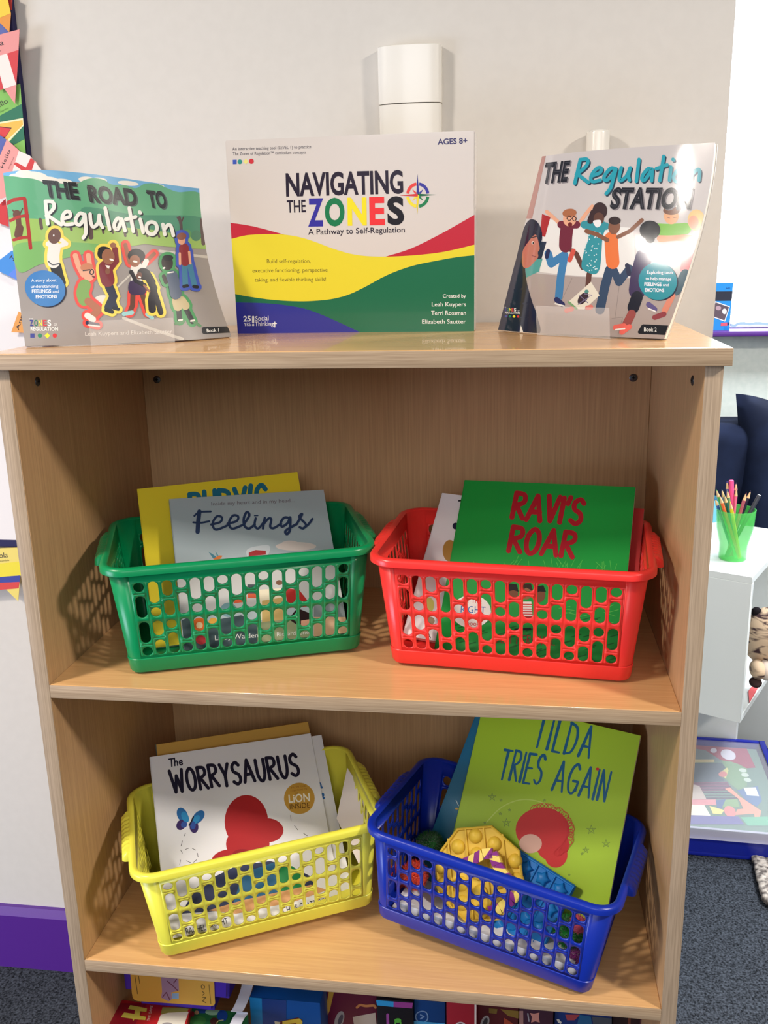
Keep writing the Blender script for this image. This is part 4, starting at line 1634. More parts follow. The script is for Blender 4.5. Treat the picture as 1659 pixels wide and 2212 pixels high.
# ---- game box
BQ = [np.array(p) for p in ((-0.1818, 0.2345, 0.2425), (0.1352, 0.2275, 0.2415), (0.1350, 0.2330, 0.0), (-0.1825, 0.2400, 0.0))]
base = tuple((BQ[2] + BQ[3]) / 2 + [0, .03, 0])
gb = thing('game_box', 'large white game box with red, yellow, green and blue waves, standing upright', 'game', base)
dp = np.array([0.0015, 0.062, 0])
wb_ = mat((208, 200, 194), 0.24, 0.5, coat=.4)
b = bmesh.new()
lid0 = dp * 0.56
V = [b.verts.new(p) for p in [BQ[0], BQ[1], BQ[2], BQ[3]] + [p + lid0 for p in BQ]]
for q in ((0, 1, 2, 3), (7, 6, 5, 4), (0, 4, 5, 1), (1, 5, 6, 2), (2, 6, 7, 3), (3, 7, 4, 0)):
    b.faces.new([V[i] for i in q])
bmesh.ops.recalc_face_normals(b, faces=b.faces[:])
bmesh.ops.bevel(b, geom=b.edges[:], offset=0.0010, segments=2, affect='EDGES')
G().bm(b, wb_).build('box_lid', gb, base)
cen = sum(BQ) / 4
b = bmesh.new()
V = [b.verts.new(cen + (p - cen) * [.988, 1, .986] + dp * k) for k in (.5, 1.0) for p in BQ]
for q in ((0, 1, 2, 3), (7, 6, 5, 4), (0, 4, 5, 1), (1, 5, 6, 2), (2, 6, 7, 3), (3, 7, 4, 0)):
    b.faces.new([V[i] for i in q])
bmesh.ops.recalc_face_normals(b, faces=b.faces[:])
for v in b.verts:
    v.co.z = max(v.co.z - .0016, 0.0)
G().bm(b, wb_).build('box_tray', gb, base)
bs = Sheet(plane_fn(*BQ), (470, 260), 580 / 1659, gap=0.00015)


def bc(*rgb):
    return mat(rgb, 0.24, coat=.4)


YT = [(78, 735), (180, 710), (300, 703), (400, 705), (500, 720), (600, 750), (720, 795), (850, 830), (1000, 842), (1200, 835), (1400, 812), (1600, 765)]
YB = [(1600, 832), (1480, 845), (1350, 868), (1200, 900), (1050, 955), (900, 1035), (800, 1080), (700, 1105), (600, 1115), (500, 1118), (350, 1110), (200, 1090), (85, 1068)]
g = G()
sm = lambda p: [tuple(q) for q in smooth_pts(p, False, 4)]
bs.poly(g, bc(186, 40, 58), sm([(60, 630), (220, 655), (420, 708)]) + sm([(420, 708), (300, 705), (180, 712), (60, 738)]))
bs.poly(g, bc(186, 40, 58), sm([(1040, 841), (1200, 790), (1400, 690), (1600, 576)]) + sm([(1600, 766), (1400, 814), (1200, 837), (1040, 843)]))
bs.poly(g, bc(222, 206, 50), sm(YT) + sm(YB))
bs.poly(g, bc(28, 104, 72), sm(YB[::-1]) + [(1600, 1330), (870, 1330)] + sm([(880, 1308), (700, 1225), (560, 1170), (440, 1145), (300, 1130), (85, 1124)]))
bs.poly(g, bc(46, 50, 142), sm([(85, 1124), (300, 1130), (440, 1145), (560, 1170), (700, 1225), (900, 1318)]) + [(900, 1340), (85, 1340)])
g.build('wave_print', gb, base, smooth=0)
g = G()
k = bc(36, 26, 44)
bs.text(g, k, 'NAVIGATING', (424, 466), (1148, 446), 133, bold=.03)
bs.text(g, k, 'THE', (430, 570), (546, 566), 74, bold=.012)
for ch, x0, x1, col in (('Z', 560, 656, (52, 46, 150)), ('O', 664, 786, (24, 116, 72)), ('N', 804, 922, (238, 216, 40)), ('E', 940, 1034, (226, 52, 56)), ('S', 1050, 1154, (28, 24, 32))):
    y = 648 - (x0 - 560) * .022
    bs.text(g, bc(*col), ch, (x0, y), (x1, y - 2), 156, bold=.04)
bs.text(g, k, 'A Pathway to Self-Regulation', (560, 706), (1157, 692), 34, bold=.006)
g.build('title_lettering', gb, base, smooth=0)
g = G()
nv = bc(46, 40, 96)
bs.text(g, nv, 'AGES 8+', (1360, 150), (1544, 142), 34, bold=.02)
g.build('age_print', gb, base, smooth=0)
g = G()
gy = bc(96, 92, 100)
bs.text(g, gy, 'An interactive teaching tool (LEVEL 1) to practice', (92, 186), (578, 172), 19)
bs.text(g, gy, 'The Zones of Regulation\u2122 curriculum concepts', (94, 216), (546, 206), 19)
g.build('tagline_print', gb, base, smooth=0)
g = G()
bs.poly(g, bc(60, 84, 176), [(94, 244), (118, 243), (118, 270), (95, 271)])
bs.ell(g, bc(50, 140, 130), 138, 256, 14, 15)
bs.poly(g, bc(226, 218, 130), [(158, 255), (175, 237), (191, 254), (175, 272)])
bs.ell(g, bc(200, 50, 60), 209, 253, 15, 16)
g.build('shape_row_print', gb, base, smooth=0)
g = G()
ol = bc(96, 86, 36)
bs.text(g, ol, 'Build self-regulation,', (305, 882), (575, 880), 24)
bs.text(g, ol, 'executive functioning, perspective', (216, 940), (680, 935), 24)
bs.text(g, ol, 'taking, and flexible thinking skills!', (230, 997), (670, 993), 24)
g.build('description_print', gb, base, smooth=0)
g = G()
wt = bc(232, 232, 228)
for t, x0, y, h in (('Created by', 1392, 1096, 22), ('Leah Kuypers', 1324, 1149, 25), ('Terri Rossman', 1320, 1202, 25), ('Elizabeth Sautter', 1264, 1256, 25)):
    bs.text(g, wt, t, (x0, y), (1535, y - 1), h, bold=.005)
g.build('credits_print', gb, base, smooth=0)
g = G()
bs.text(g, wt, '25', (160, 1242), (206, 1241), 32, bold=.03)
bs.text(g, wt, 'YRS', (163, 1271), (206, 1270), 21)
bs.strokes(g, wt, [[(220, 1214), (220, 1248)]], 13)
bs.ell(g, wt, 220, 1264, 7, 7)
bs.text(g, wt, 'Social', (234, 1238), (316, 1235), 28)
bs.text(g, wt, 'Thinking', (231, 1271), (346, 1268), 27)
bs.strokes(g, wt, [[(342, 1256), (364, 1255)], [(354, 1246), (354, 1276)]], 6)
g.build('maker_logo', gb, base, smooth=0)
g = G()
cx, cy = 1237, 462
for a0, col in ((180, (222, 66, 62)), (270, (56, 56, 150)), (0, (30, 122, 76)), (90, (232, 214, 60))):
    P = []
    for r in (72, 54):
        rg = [math.radians(a0 + 8 + 74 * i / 10) for i in range(11)]
        if r == 54:
            rg = rg[::-1]
        P += [(cx + r * math.cos(q), cy + r * 1.1 * math.sin(q)) for q in rg]
    bs.poly(g, bc(*col), P)
    q = math.radians(a0 + 45)
    bs.strokes(g, bc(*col), [[(cx + 20 * math.cos(q), cy + 20 * math.sin(q)), (cx + 44 * math.cos(q), cy + 46 * math.sin(q))]], [12, 3])
for (x, y), col in (((1235, 330), (46, 46, 140)), ((1350, 460), (26, 100, 66)), ((1233, 582), (226, 206, 50)), ((1124, 464), (206, 56, 60))):
    dx, dy = x - cx, y - cy
    L = math.hypot(dx, dy)
    nx, ny = -dy / L * 9, dx / L * 9
    bs.poly(g, bc(*col), [(x, y), (cx + nx, cy + ny), (cx - nx, cy - ny)])
g.build('compass_print', gb, base, smooth=0)

# ---- white plastic covers on the wall
TZ = at(885, 93, 1, YW - .03)[2]
SZ = at(885, 220, 1, YW - .03)[2]
xl, xr = at(818, 160, 1, YW - .012)[0], at(953, 160, 1, YW - .012)[0]
pc = thing('pipe_cover', 'wide white plastic pipe cover on the wall above the game box', 'pipe cover', ((xl + xr) / 2, YW, 0.12))


def dshape(x0, x1, d, y0):
    w = (x1 - x0) / 2
    c_ = (x0 + x1) / 2
    P = [(x0, y0)]
    for i in range(17):
        a = math.pi * i / 16
        P.append((c_ - w * math.cos(a), y0 - d * .55 - d * .45 * math.sin(a)))
    P.append((x1, y0))
    return P


for nm, z0, z1, gr, dd in (('upper_sleeve', SZ, TZ, 0.0006, 0.026), ('lower_sleeve', 0.02, SZ - .0006, 0.0, 0.0245)):
    P = dshape(xl - gr, xr + gr, dd, YW)
    P2 = dshape(xl - gr + .0012, xr + gr - .0012, dd - .0012, YW)
    G().rings([[(x, y, z0) for x, y in P], [(x, y, z1 - .001) for x, y in P], [(x, y, z1) for x, y in P2]], WHITE_PLASTIC, True, True, True).build(nm, pc, ((xl + xr) / 2, YW, .12), smooth=40)
x0, x1 = at(1266, 300, 1, YW - .015)[0], at(1317, 300, 1, YW - .015)[0]
zt = at(1290, 283, 1, YW - .015)[2]
r = (x1 - x0) / 2
CHIP = noise_mat('chipped_plastic', (150, 146, 138), (226, 222, 214), (1, 1, 1), 160, 3, 0.6, 0, 0.3, .36, .42)
g = G().lathe([(r, 0.0), (r, zt - .004 - .02), (r - .0004, zt - .022)], WHITE_PLASTIC, 32, Matrix.Translation(((x0 + x1) / 2, YW - r - .0005, .02)))
g.lathe([(r - .0004, zt - .022), (r - .002, zt - .020), (0, zt - .020)], CHIP, 32, Matrix.Translation(((x0 + x1) / 2, YW - r - .0005, .02)))
o = g.build('pipe_stub', origin=((x0 + x1) / 2, YW - r, .02))
tag(o, 'short white capped pipe with a chipped top, on the wall behind the glossy paperback', 'pipe')
# ================================================================== toys in the blue basket
qt = Q['tilda']
Rt = Matrix.Rotation(qt[3], 3, 'Z') @ Matrix.Rotation(-qt[4], 3, 'X') @ Matrix.Rotation(-qt[5], 3, 'Y')
NT = np.array(Rt @ Vector((0, -1, 0)))      # out of the lime cover, towards the viewer
PT = np.array(qt[:3])


def on_book(u, v, d, scale=BS, org=BO_):
    """place on the plane lying d in front of the lime book"""
    r = ray(u * scale + org[0], v * scale + org[1])
    P = PT + NT * d
    return CAM + r * (((P - CAM) @ NT) / (r @ NT))


def frame_mat(o, ex, n):
    ex, n = Vector(ex).normalized(), Vector(n).normalized()
    ey = n.cross(ex).normalized()
    ex = ey.cross(n)
    M = Matrix((ex, ey, n)).transposed().to_4x4()
    return Matrix.Translation(Vector(o)) @ M


def silicone(rgb):
    return mat(rgb, 0.45, 0.35, sss=0.15)


# blue bubble toy
d0 = 0.014
A, Bc = on_book(780, 715, d0), on_book(1170, 965, d0)
Cc = on_book(690, 985, d0)
ex = Bc - A
wB = np.linalg.norm(ex)
ex = ex / wB
ey = np.cross(NT, ex)
hB = 0.150
o = A - ey * hB
M = frame_mat((A + Bc) / 2 - ey * hB / 2, ex, NT)
bt = thing('bubble_toy', 'blue rectangular bubble popping toy with star-shaped bubbles', 'toy', tuple(M.translation))
m = silicone((22, 122, 200))
g = G().box((-wB / 2, -hB / 2, -.004), (wB / 2, hB / 2, .002), m, 0.0028, 3, M)
nb, nr = 4, 5
for i in range(nb + 1):
    x = -wB / 2 + .003 + (wB - .006) * i / nb
    g.box((x - .0011, -hB / 2 + .002, .001), (x + .0011, hB / 2 - .002, .0046), m, .0006, 1, M)
g.box((-wB / 2 + .001, hB / 2 - .004, .001), (wB / 2 - .001, hB / 2 - .001, .0046), m, .0008, 1, M)
g.build('tray', bt, tuple(M.translation), smooth=40)
for j in range(nr):
    for i in range(nb):
        cx_, cy_ = -wB / 2 + .003 + (wB - .006) * (i + .5) / nb, hB / 2 - .016 - .0285 * j
        R = []
        for rr, z in ((1.0, .0015), (.92, .005), (.6, .0075), (.15, .0082)):
            R.append([M @ Vector((cx_ + .0115 * rr * (1 if k % 2 == 0 else .62 + .2 * (1 - rr)) * math.cos(math.pi * k / 5 + .3), cy_ + .0115 * rr * (1 if k % 2 == 0 else .62 + .2 * (1 - rr)) * math.sin(math.pi * k / 5 + .3), z)) for k in range(10)])
        G().rings(R, m, True, False, True).build('star_bubble', bt, tuple(M.translation), smooth=60)

# yellow eight-sided bubble toy
d1 = 0.032
VO = [(395, 797), (440, 710), (655, 666), (795, 726), (832, 772), (882, 930), (840, 1090), (500, 1120)]
cN = on_book(640, 895, d1)
rad = 0.0665
exy = on_book(790, 700, d1) - on_book(440, 690, d1)
M = frame_mat(cN, exy, NT)
M = M @ Matrix.Rotation(0.10, 4, 'Z')
yt = thing('bubble_toy', 'yellow eight-sided bubble popping toy with round domes', 'toy', tuple(M.translation))
m = silicone((226, 190, 66))
P = [(rad * math.cos(math.pi / 8 + math.pi * k / 4), rad * math.sin(math.pi / 8 + math.pi * k / 4)) for k in range(8)]


def ring8(s, z):
    return [M @ Vector((x * s, y * s, z)) for x, y in P]


g = G().rings([ring8(.97, -.004), ring8(1, -.002), ring8(1, .003), ring8(.975, .0045), ring8(.955, .0042), ring8(.945, .001)], m, True, True, True)
for i in range(1, 5):
    x = -rad + 2 * rad * i / 5
    hl = min(rad * .92, math.sqrt(max(rad * rad * .9 - x * x, 0)))
    g.box((x - .0011, -hl, .0008), (x + .0011, hl, .004), m, .0006, 1, M)
g.build('tray', yt, tuple(M.translation), smooth=35)
for i in range(5):
    x = -rad + 2 * rad * (i + .5) / 5
    nn_ = {0: 2, 1: 4, 2: 5, 3: 4, 4: 2}[i]
    for j in range(nn_):
        y = (j - (nn_ - 1) / 2) * .0245
        G().lathe([(.0102, .0008), (.0098, .003), (.0078, .0062), (.0045, .0082), (0, .0088)], m, 18, M @ Matrix.Translation((x, y, 0))).build('bubble', yt, tuple(M.translation), smooth=60)

# purple and yellow folding snake puzzle
path = [(540, 866), (566, 842), (600, 828), (632, 812), (664, 792), (716, 786), (728, 812), (742, 850), (764, 886), (786, 912), (806, 936), (828, 962), (850, 985), (820, 1040), (760, 1085), (700, 1105)]
pts = [on_book(x, y, d1 + .019) for x, y in path]
sn = thing('snake_puzzle', 'purple and yellow folding snake puzzle lying across the yellow bubble toy', 'toy', tuple(pts[5]))
pur, yel = mat((132, 40, 132), 0.3), mat((240, 214, 110), 0.3)
for i in range(len(pts) - 1):
    a, b2 = pts[i], pts[i + 1]
    t = b2 - a
    side = np.cross(NT, t)
    side = side / np.linalg.norm(side) * .0068
    up = NT * .0085
    dn = -NT * .0045
    v = [a + side + dn, a - side + dn, b2 - side + dn, b2 + side + dn, a + side + up * .7, a - side + up * .7, b2 - side + up * .7, b2 + side + up * .7]
    v = [p * 1.0 for p in v]
    m1, m2 = (pur, yel) if i % 2 else (yel, pur)
    g = G()
    # two wedges meeting along the diagonal
    g.add([v[0], v[1], v[3], v[4], v[5], v[7]], [(0, 1, 2), (3, 5, 4), (0, 3, 4, 1), (0, 2, 5, 3), (1, 4, 5, 2)], m1)
    g.add([v[1], v[2], v[3], v[5], v[6], v[7]], [(0, 1, 2), (3, 5, 4), (0, 3, 4, 1), (1, 4, 5, 2), (0, 2, 5, 3)], m2)
    g.build('wedge', sn, tuple(pts[5]), smooth=0)


def pompom(label, c, r, rgb, n=1500):
    rd = random.Random(label)
    g = G()
    m = mat(rgb, 0.9, 0.1, sheen=.5)
    g.sphere((0, 0, 0), r * .78, m, 20)
    for i in range(n):
        z = rd.uniform(-1, 1)
        a = rd.uniform(0, 2 * math.pi)
        q = math.sqrt(1 - z * z)
        d = Vector((q * math.cos(a), q * math.sin(a), z))
        t = d.cross(Vector((rd.uniform(-1, 1), rd.uniform(-1, 1), rd.uniform(-1, 1)))).normalized()
        w = r * .035
        L = r * rd.uniform(.92, 1.06)
        g.add([d * r * .7 + t * w, d * r * .7 - t * w, d * L + t * rd.uniform(-.08, .08) * r], [(0, 1, 2)], m)
    g.v = [tuple(np.array(p) + c) for p in g.v]
    o = g.build('pompom', origin=tuple(c), smooth=0)
    tag(o, label, 'pompom', 'pompoms in the blue basket')


def bas(u, v, y):
    return at(u * BS + BO_[0], v * BS + BO_[1], 1, y)


pompom('dark green fuzzy pompom peeping over the rim behind the yellow bubble toy', bas(374, 748, .185), .0235, (24, 84, 34))
pompom('orange-red fuzzy pompom seen through the upper front slots of the blue basket', bas(290, 905, .150), .022, (226, 66, 38))
pompom('red fuzzy pompom seen through the end slots of the blue basket', bas(186, 925, .165), .020, (206, 50, 40))
pompom('leaf green fuzzy pompom below the red ones in the blue basket', bas(200, 1050, .150), .020, (96, 150, 50))
pompom('green fuzzy pompom at the lime book foot in the blue basket', bas(1130, 1210, .085), .024, (20, 116, 40))
pompom('purple fuzzy pompom low in the front corner of the blue basket', bas(1160, 1350, .070), .018, (120, 40, 110))
pompom('pink fuzzy pompom at the rim in the front corner of the blue basket', bas(1180, 1170, .072), .013, (206, 80, 110), 900)
# folded white paper lying on the basket floor, following its tilt
Mb = Matrix.Translation((0.17363, 0.12391, Z2 + 0.01806)) @ Euler((-0.05351, 0.09373, -0.29031), 'XYZ').to_matrix().to_4x4()
g = G().box((-.135, -.070, .003), (.12, .02, .005), mat((222, 222, 230), 0.7), .0006, 1, Mb).box((-.12, -.074, .005), (.128, -.066, .026), mat((222, 222, 230), 0.7), .0006, 1, Mb)
o = g.build('paper_sheet', origin=tuple(Mb.translation), smooth=0)
tag(o, 'white paper lying on the floor of the blue basket', 'paper')

# ================================================================== bottom shelf: boxes of games
def px_box(name, label, pts, y0, depth, cat, rgb, rough=0.4, zbot=Z3, lean=0.0, art=None, group='game boxes on the bottom shelf', org=(0, 0), sc=1.0, bev=.002, part='box_body'):
    """upright box whose top front edge runs between two pixels at distance y0"""
    a, b2 = at(*pts[0], 1, y0), at(*pts[1], 1, y0)
    zt = (a[2] + b2[2]) / 2
    x0, x1 = a[0], b2[0]
    root = thing(name, label, cat, ((x0 + x1) / 2, y0 + depth / 2, zbot), group=group)
    o = ((x0 + x1) / 2, y0 + depth / 2, zbot)
    g = G().box((x0, y0, zbot), (x1, y0 + depth, zt), mat(rgb, rough), bev, 2)
    g.build(part, root, o)
    if art:
        sh = Sheet(plane_fn((x0, y0, zt), (x1, y0, zt), (x1, y0, zbot), (x0, y0, zbot)), org, sc, gap=.0004)
        g = G()
        art(sh, g, lambda *r_: mat(r_, rough))
        g.build('cover_print', root, o, smooth=0)
    return root


CO1, CS1 = (220, 2090), 340 / 1659
CO2, CS2 = (520, 2100), 340 / 1659
CO3, CS3 = (800, 2120), 340 / 1659
CO4, CS4 = (1100, 2140), 340 / 1659


def p1(x, y, o=CO1, s=CS1):
    return (x * s + o[0], y * s + o[1])


# flat red and green game boxes stacked on the shelf, tops towards the viewer
zr = at(*p1(200, 380), 1, .085)[2]


def flat_box(name, label, corners, h, rgb, art, group='game boxes on the bottom shelf', rough=.35, z=None):
    z = zr if z is None else z
    C = [at(*p1(*c_), 2, z) for c_ in corners]       # TL TR BR BL on the top face
    o = tuple(sum(C) / 4 - [0, 0, h])
    root = thing(name, label, 'game', o, group=group)
    G().prism([c_ - [0, 0, h] for c_ in C], (0, 0, h), mat(rgb, rough)).build('box_body', root, o, smooth=0)
    sh = Sheet(plane_fn(*C), CO1, CS1, gap=.0003)
    g = G()
    art(sh, g, lambda *r_: mat(r_, rough))
    g.build('cover_print', root, o, smooth=0)


def f(s, g, c):
    ye = c(206, 196, 84)
    s.poly(g, c(140, 22, 40), [(160, 380), (480, 380), (330, 640), (40, 640)])
    s.poly(g, ye, [(300, 398), (476, 432), (470, 470), (404, 462), (398, 508), (466, 520), (458, 556), (344, 548), (330, 566), (322, 542), (200, 524), (236, 474), (344, 492), (350, 450), (276, 438)])
    s.text(g, c(226, 200, 196), 'THE GAME', (500, 566), (540, 404), 26, (-28, -3))
    s.poly(g, c(150, 146, 70), [(640, 420), (920, 430), (900, 470), (620, 490)])
    s.poly(g, c(222, 218, 206), [(620, 500), (700, 478), (916, 468), (880, 570), (860, 660), (560, 660)])
    s.ell(g, c(150, 146, 150), 690, 610, 60, 30)


zg = zr - .012
flat_box('game_box', 'red game box lying under the purple case, yellow lettering on top', [(215, 340), (935, 440), (850, 760), (0, 700)], .05, (176, 28, 40), f)


def f(s, g, c):
    s.ell(g, c(40, 70, 140), 1060, 460, 60, 24)
    s.ell(g, c(150, 190, 160), 1170, 470, 80, 34)
    s.ell(g, c(60, 120, 60), 1010, 560, 90, 50)
    s.ell(g, c(200, 150, 110), 1000, 476, 24, 22)
    s.ell(g, c(150, 44, 50), 955, 490, 20, 30)
    s.ell(g, c(30, 70, 150), 1270, 510, 56, 60)
    s.ell(g, c(74, 40, 36), 1185, 570, 44, 40)
    s.strokes(g, c(206, 206, 130), [['s', (1210, 590), (1230, 565), (1280, 556)]], 8)
    s.ell(g, c(20, 84, 50), 1420, 560, 70, 80)


flat_box('game_box', 'green picture-covered game box between the red and blue boxes', [(950, 430), (1540, 470), (1530, 780), (900, 760)], .05, (40, 104, 60), f, z=zg)

# purple case with a yellow label, standing on the flat boxes
yP = 0.085
A_, B_ = at(*p1(235, 370), 1, yP), at(*p1(1350, 440), 1, yP)
zP = zr
hP, wP = .110, B_[0] - A_[0]
oP = ((A_[0] + B_[0]) / 2, yP + .03, zP)
case = thing('lunch_case', 'purple plastic case with a rounded yellow label, under the lower shelf', 'case', oP)
pm = mat((74, 44, 170), 0.35)
lean = Matrix.Translation((oP[0], yP, zP)) @ Matrix.Rotation(math.radians(-6), 4, 'X')
b = bmesh.new()
bmesh.ops.create_cube(b, size=1)
for v in b.verts:
    v.co = Vector((v.co.x * wP * (1.0 + .08 * v.co.z), (v.co.y + .5) * .055, (v.co.z + .5) * hP))
bmesh.ops.bevel(b, geom=[e for e in b.edges if abs((e.verts[0].co - e.verts[1].co).y) > .03], offset=.022, segments=6, affect='EDGES')
bmesh.ops.bevel(b, geom=[e for e in b.edges if all(v.co.y < .001 for v in e.verts) or all(v.co.y > .054 for v in e.verts)], offset=.004, segments=3, affect='EDGES')
G().bm(b, pm, lean).build('case_body', case, oP, smooth=50)
lc = [lean @ Vector(p) for p in ((-wP / 2, -.0006, hP), (wP / 2, -.0006, hP), (wP / 2, -.0006, 0), (-wP / 2, -.0006, 0))]
cs_ = Sheet(plane_fn(*lc), CO1, CS1, gap=.0004)
cs_.clip = False
g = G()
cs_.poly(g, mat((218, 166, 70), .5), [(270, -300), (1170, -230)] + [(1192, 330), (1196, 372), (1182, 398), (1150, 404)] + [(380, 352), (345, 340), (326, 312), (318, 270)])
g.build('label_panel', case, oP, smooth=0)
g = G()
dk = mat((110, 86, 40), .5)
cs_.poly(g, mat((160, 130, 160), .5), [(622, 60), (806, 70), (815, 240), (730, 262), (740, 330), (706, 356), (625, 315), (636, 250)])
cs_.poly(g, mat((140, 176, 214), .5), [(738, 270), (812, 268), (812, 330), (738, 326)])
cs_.strokes(g, mat((110, 60, 80), .5), [[(690, 140), (760, 200), (800, 240)], [(640, 310), (680, 260), (720, 340)], [(760, 160), (790, 120)]], 10)
g.build('label_picture', case, oP, smooth=0)
g = G()
cs_.strokes(g, dk, [[(350, 90), (378, 275)], [(388, 90), (402, 170)]], 8)
cs_.strokes(g, dk, [['o', (1060, 180), (1085, 200), (1070, 225), (1050, 205)], ['s', (1060, 250), (1080, 270), (1064, 290)], [(1060, 310), (1096, 315), (1064, 350), (1098, 370)]], 9)
cs_.strokes(g, dk, [[(1130, 180), (1150, 380)]], 7)
g.build('label_lettering', case, oP, smooth=0)
# white strap hanging beside it
sp = [at(*p1(x, y), 1, yy) for x, y, yy in ((1530, 60, .12), (1530, 200, .105), (1490, 330, .085), (1440, 440, .07), (1420, 470, .066), (1480, 480, .07), (1440, 540, .06), (1400, 620, .05))]
g = G()
R = []
for p in smooth_pts(sp, False, 4):
    R.append([p + np.array([-.0085, 0, 0]), p + np.array([.0085, 0, .001]), p + np.array([.0085, .0012, .001]), p + np.array([-.0085, .0012, 0])])
g.rings(R, mat((196, 196, 206), .6), True, True, True)
o = g.build('strap', origin=tuple(sp[0]), smooth=40)
tag(o, 'pale grey webbing strap hanging between the purple case and the blue box', 'strap')


def f(s, g, c):
    s.poly(g, c(26, 126, 190), [(60, 240), (222, 262), (235, 700), (80, 700)])
    s.poly(g, c(16, 60, 132), [(222, 262), (480, 290), (480, 700), (235, 700)])
    s.poly(g, c(90, 20, 30), [(410, 520), (600, 476), (650, 500), (650, 620), (430, 640)])
    s.poly(g, c(214, 190, 70), [(440, 515), (620, 485), (652, 520), (640, 620), (440, 640)])
    s.poly(g, c(200, 196, 170), [(356, 514), (418, 524), (400, 600), (370, 600)])
    s.text(g, c(110, 50, 30), 'E', (520, 640), (600, 630), 90, bold=.05)


px_box('game_box', 'blue upright game box with yellow lettering beside the white strap', [p1(92, 255, CO2, CS2), p1(838, 335, CO2, CS2)], .115, .07, 'game', (14, 82, 160), art=f, org=CO2, sc=CS2)
px_box('game_box', 'dark navy game box standing behind the blue one with yellow lettering', [p1(130, 60, CO2, CS2), p1(920, 120, CO2, CS2)], .20, .06, 'game', (14, 44, 96))


def f(s, g, c):
    s.poly(g, c(190, 150, 60), [(930, 200), (985, 200), (940, 400), (900, 490), (890, 420)])
    s.ell(g, c(150, 152, 158), 1040, 500, 46, 96, 18)
    s.ell(g, c(60, 66, 90), 1052, 500, 22, 60, 18)
    s.poly(g, c(196, 186, 176), [(1180, 470), (1420, 425), (1440, 640), (1210, 640)])
    s.strokes(g, c(196, 130, 80), [['s', (1225, 370), (1260, 345), (1320, 355), (1400, 350), (1420, 370)]], 26)


px_box('game_box', 'maroon game box with a grey oval badge, left of the black box', [p1(900, 170, CO2, CS2), p1(1432, 230, CO2, CS2)], .16, .06, 'game', (98, 24, 56), art=f, org=CO2, sc=CS2)


def f(s, g, c):
    s.poly(g, c(40, 150, 210), [(60, 195), (245, 210), (245, 268), (70, 250)])
    s.poly(g, c(150, 60, 140), [(245, 210), (450, 225), (440, 282), (245, 268)])
    s.strokes(g, c(150, 70, 150), [[(182, 350), (186, 470)]], 30)
    s.ell(g, c(80, 170, 60), 290, 410, 36, 24)
    s.strokes(g, c(80, 170, 60), [[(265, 420), (262, 480)], [(320, 430), (318, 480)]], 16)


px_box('game_box', 'black game box with a blue and pink top band', [p1(62, 185, CO3, CS3), p1(452, 215, CO3, CS3)], .105, .07, 'game', (20, 18, 26), art=f, org=CO3, sc=CS3)


def f(s, g, c):
    s.strokes(g, c(110, 140, 180), [['o', (548, 312), (496, 330), (478, 372), (500, 416), (548, 430), (594, 410), (606, 370), (590, 326)]], 12)
    s.strokes(g, c(110, 140, 180), [[(530, 350), (566, 368), (530, 392)]], 14)
    s.poly(g, c(60, 150, 200), [(460, 412), (790, 440), (790, 560), (460, 560)])


px_box('game_box', 'blue game box with a pale ring emblem, left of the red box', [p1(458, 190, CO3, CS3), p1(792, 225, CO3, CS3)], .11, .07, 'game', (10, 58, 116), art=f, org=CO3, sc=CS3)


def f(s, g, c):
    s.poly(g, c(216, 206, 200), [(1098, 200), (1122, 200), (1122, 560), (1098, 560)])
    s.ell(g, c(200, 190, 190), 950, 476, 62, 52)
    s.ell(g, c(90, 40, 60), 950, 480, 48, 40)


px_box('game_box', 'plain red game box with a white right edge and round badge', [p1(800, 215, CO3, CS3), p1(1118, 245, CO3, CS3)], .105, .07, 'game', (156, 28, 44), art=f, org=CO3, sc=CS3)


def f(s, g, c):
    s.ell(g, c(150, 152, 158), 1206, 440, 44, 86, 18)
    s.ell(g, c(40, 46, 60), 1208, 440, 24, 62, 18)
    s.poly(g, c(110, 90, 40), [(1250, 280), (1340, 290), (1330, 340), (1250, 330)])
    s.poly(g, c(120, 96, 40), [(1370, 290), (1560, 310), (1560, 390), (1450, 360)])
    s.poly(g, c(150, 60, 40), [(1410, 380), (1500, 440), (1490, 560), (1400, 560)])


px_box('game_box', 'dark red game box with olive patches, right of the plain red one', [p1(1124, 235, CO3, CS3), p1(1562, 275, CO3, CS3)], .12, .06, 'game', (78, 20, 28), art=f, org=CO3, sc=CS3)


def f(s, g, c):
    s.poly(g, c(150, 112, 108), [(105, 210), (148, 210), (150, 400), (105, 400)])
    s.poly(g, c(190, 130, 120), [(218, 232), (262, 240), (318, 228), (312, 275), (322, 335), (275, 320), (230, 335), (240, 275)])
    s.strokes(g, c(140, 140, 150), [[(196, 240), (208, 320)]], 14)


px_box('game_box', 'plum coloured game box with a pink star-shaped mark', [p1(105, 190, CO4, CS4), p1(468, 215, CO4, CS4)], .12, .06, 'game', (60, 30, 48), art=f, org=CO4, sc=CS4)


def f(s, g, c):
    s.poly(g, c(14, 84, 130), [(740, 250), (860, 270), (880, 420), (700, 420)])
    s.poly(g, c(150, 60, 70), [(590, 250), (745, 250), (690, 310), (610, 310)])
    s.poly(g, c(196, 196, 190), [(498, 300), (520, 296), (552, 330), (545, 348), (515, 335)])
    s.poly(g, c(60, 70, 84), [(870, 270), (1080, 290), (1080, 420), (900, 420)])


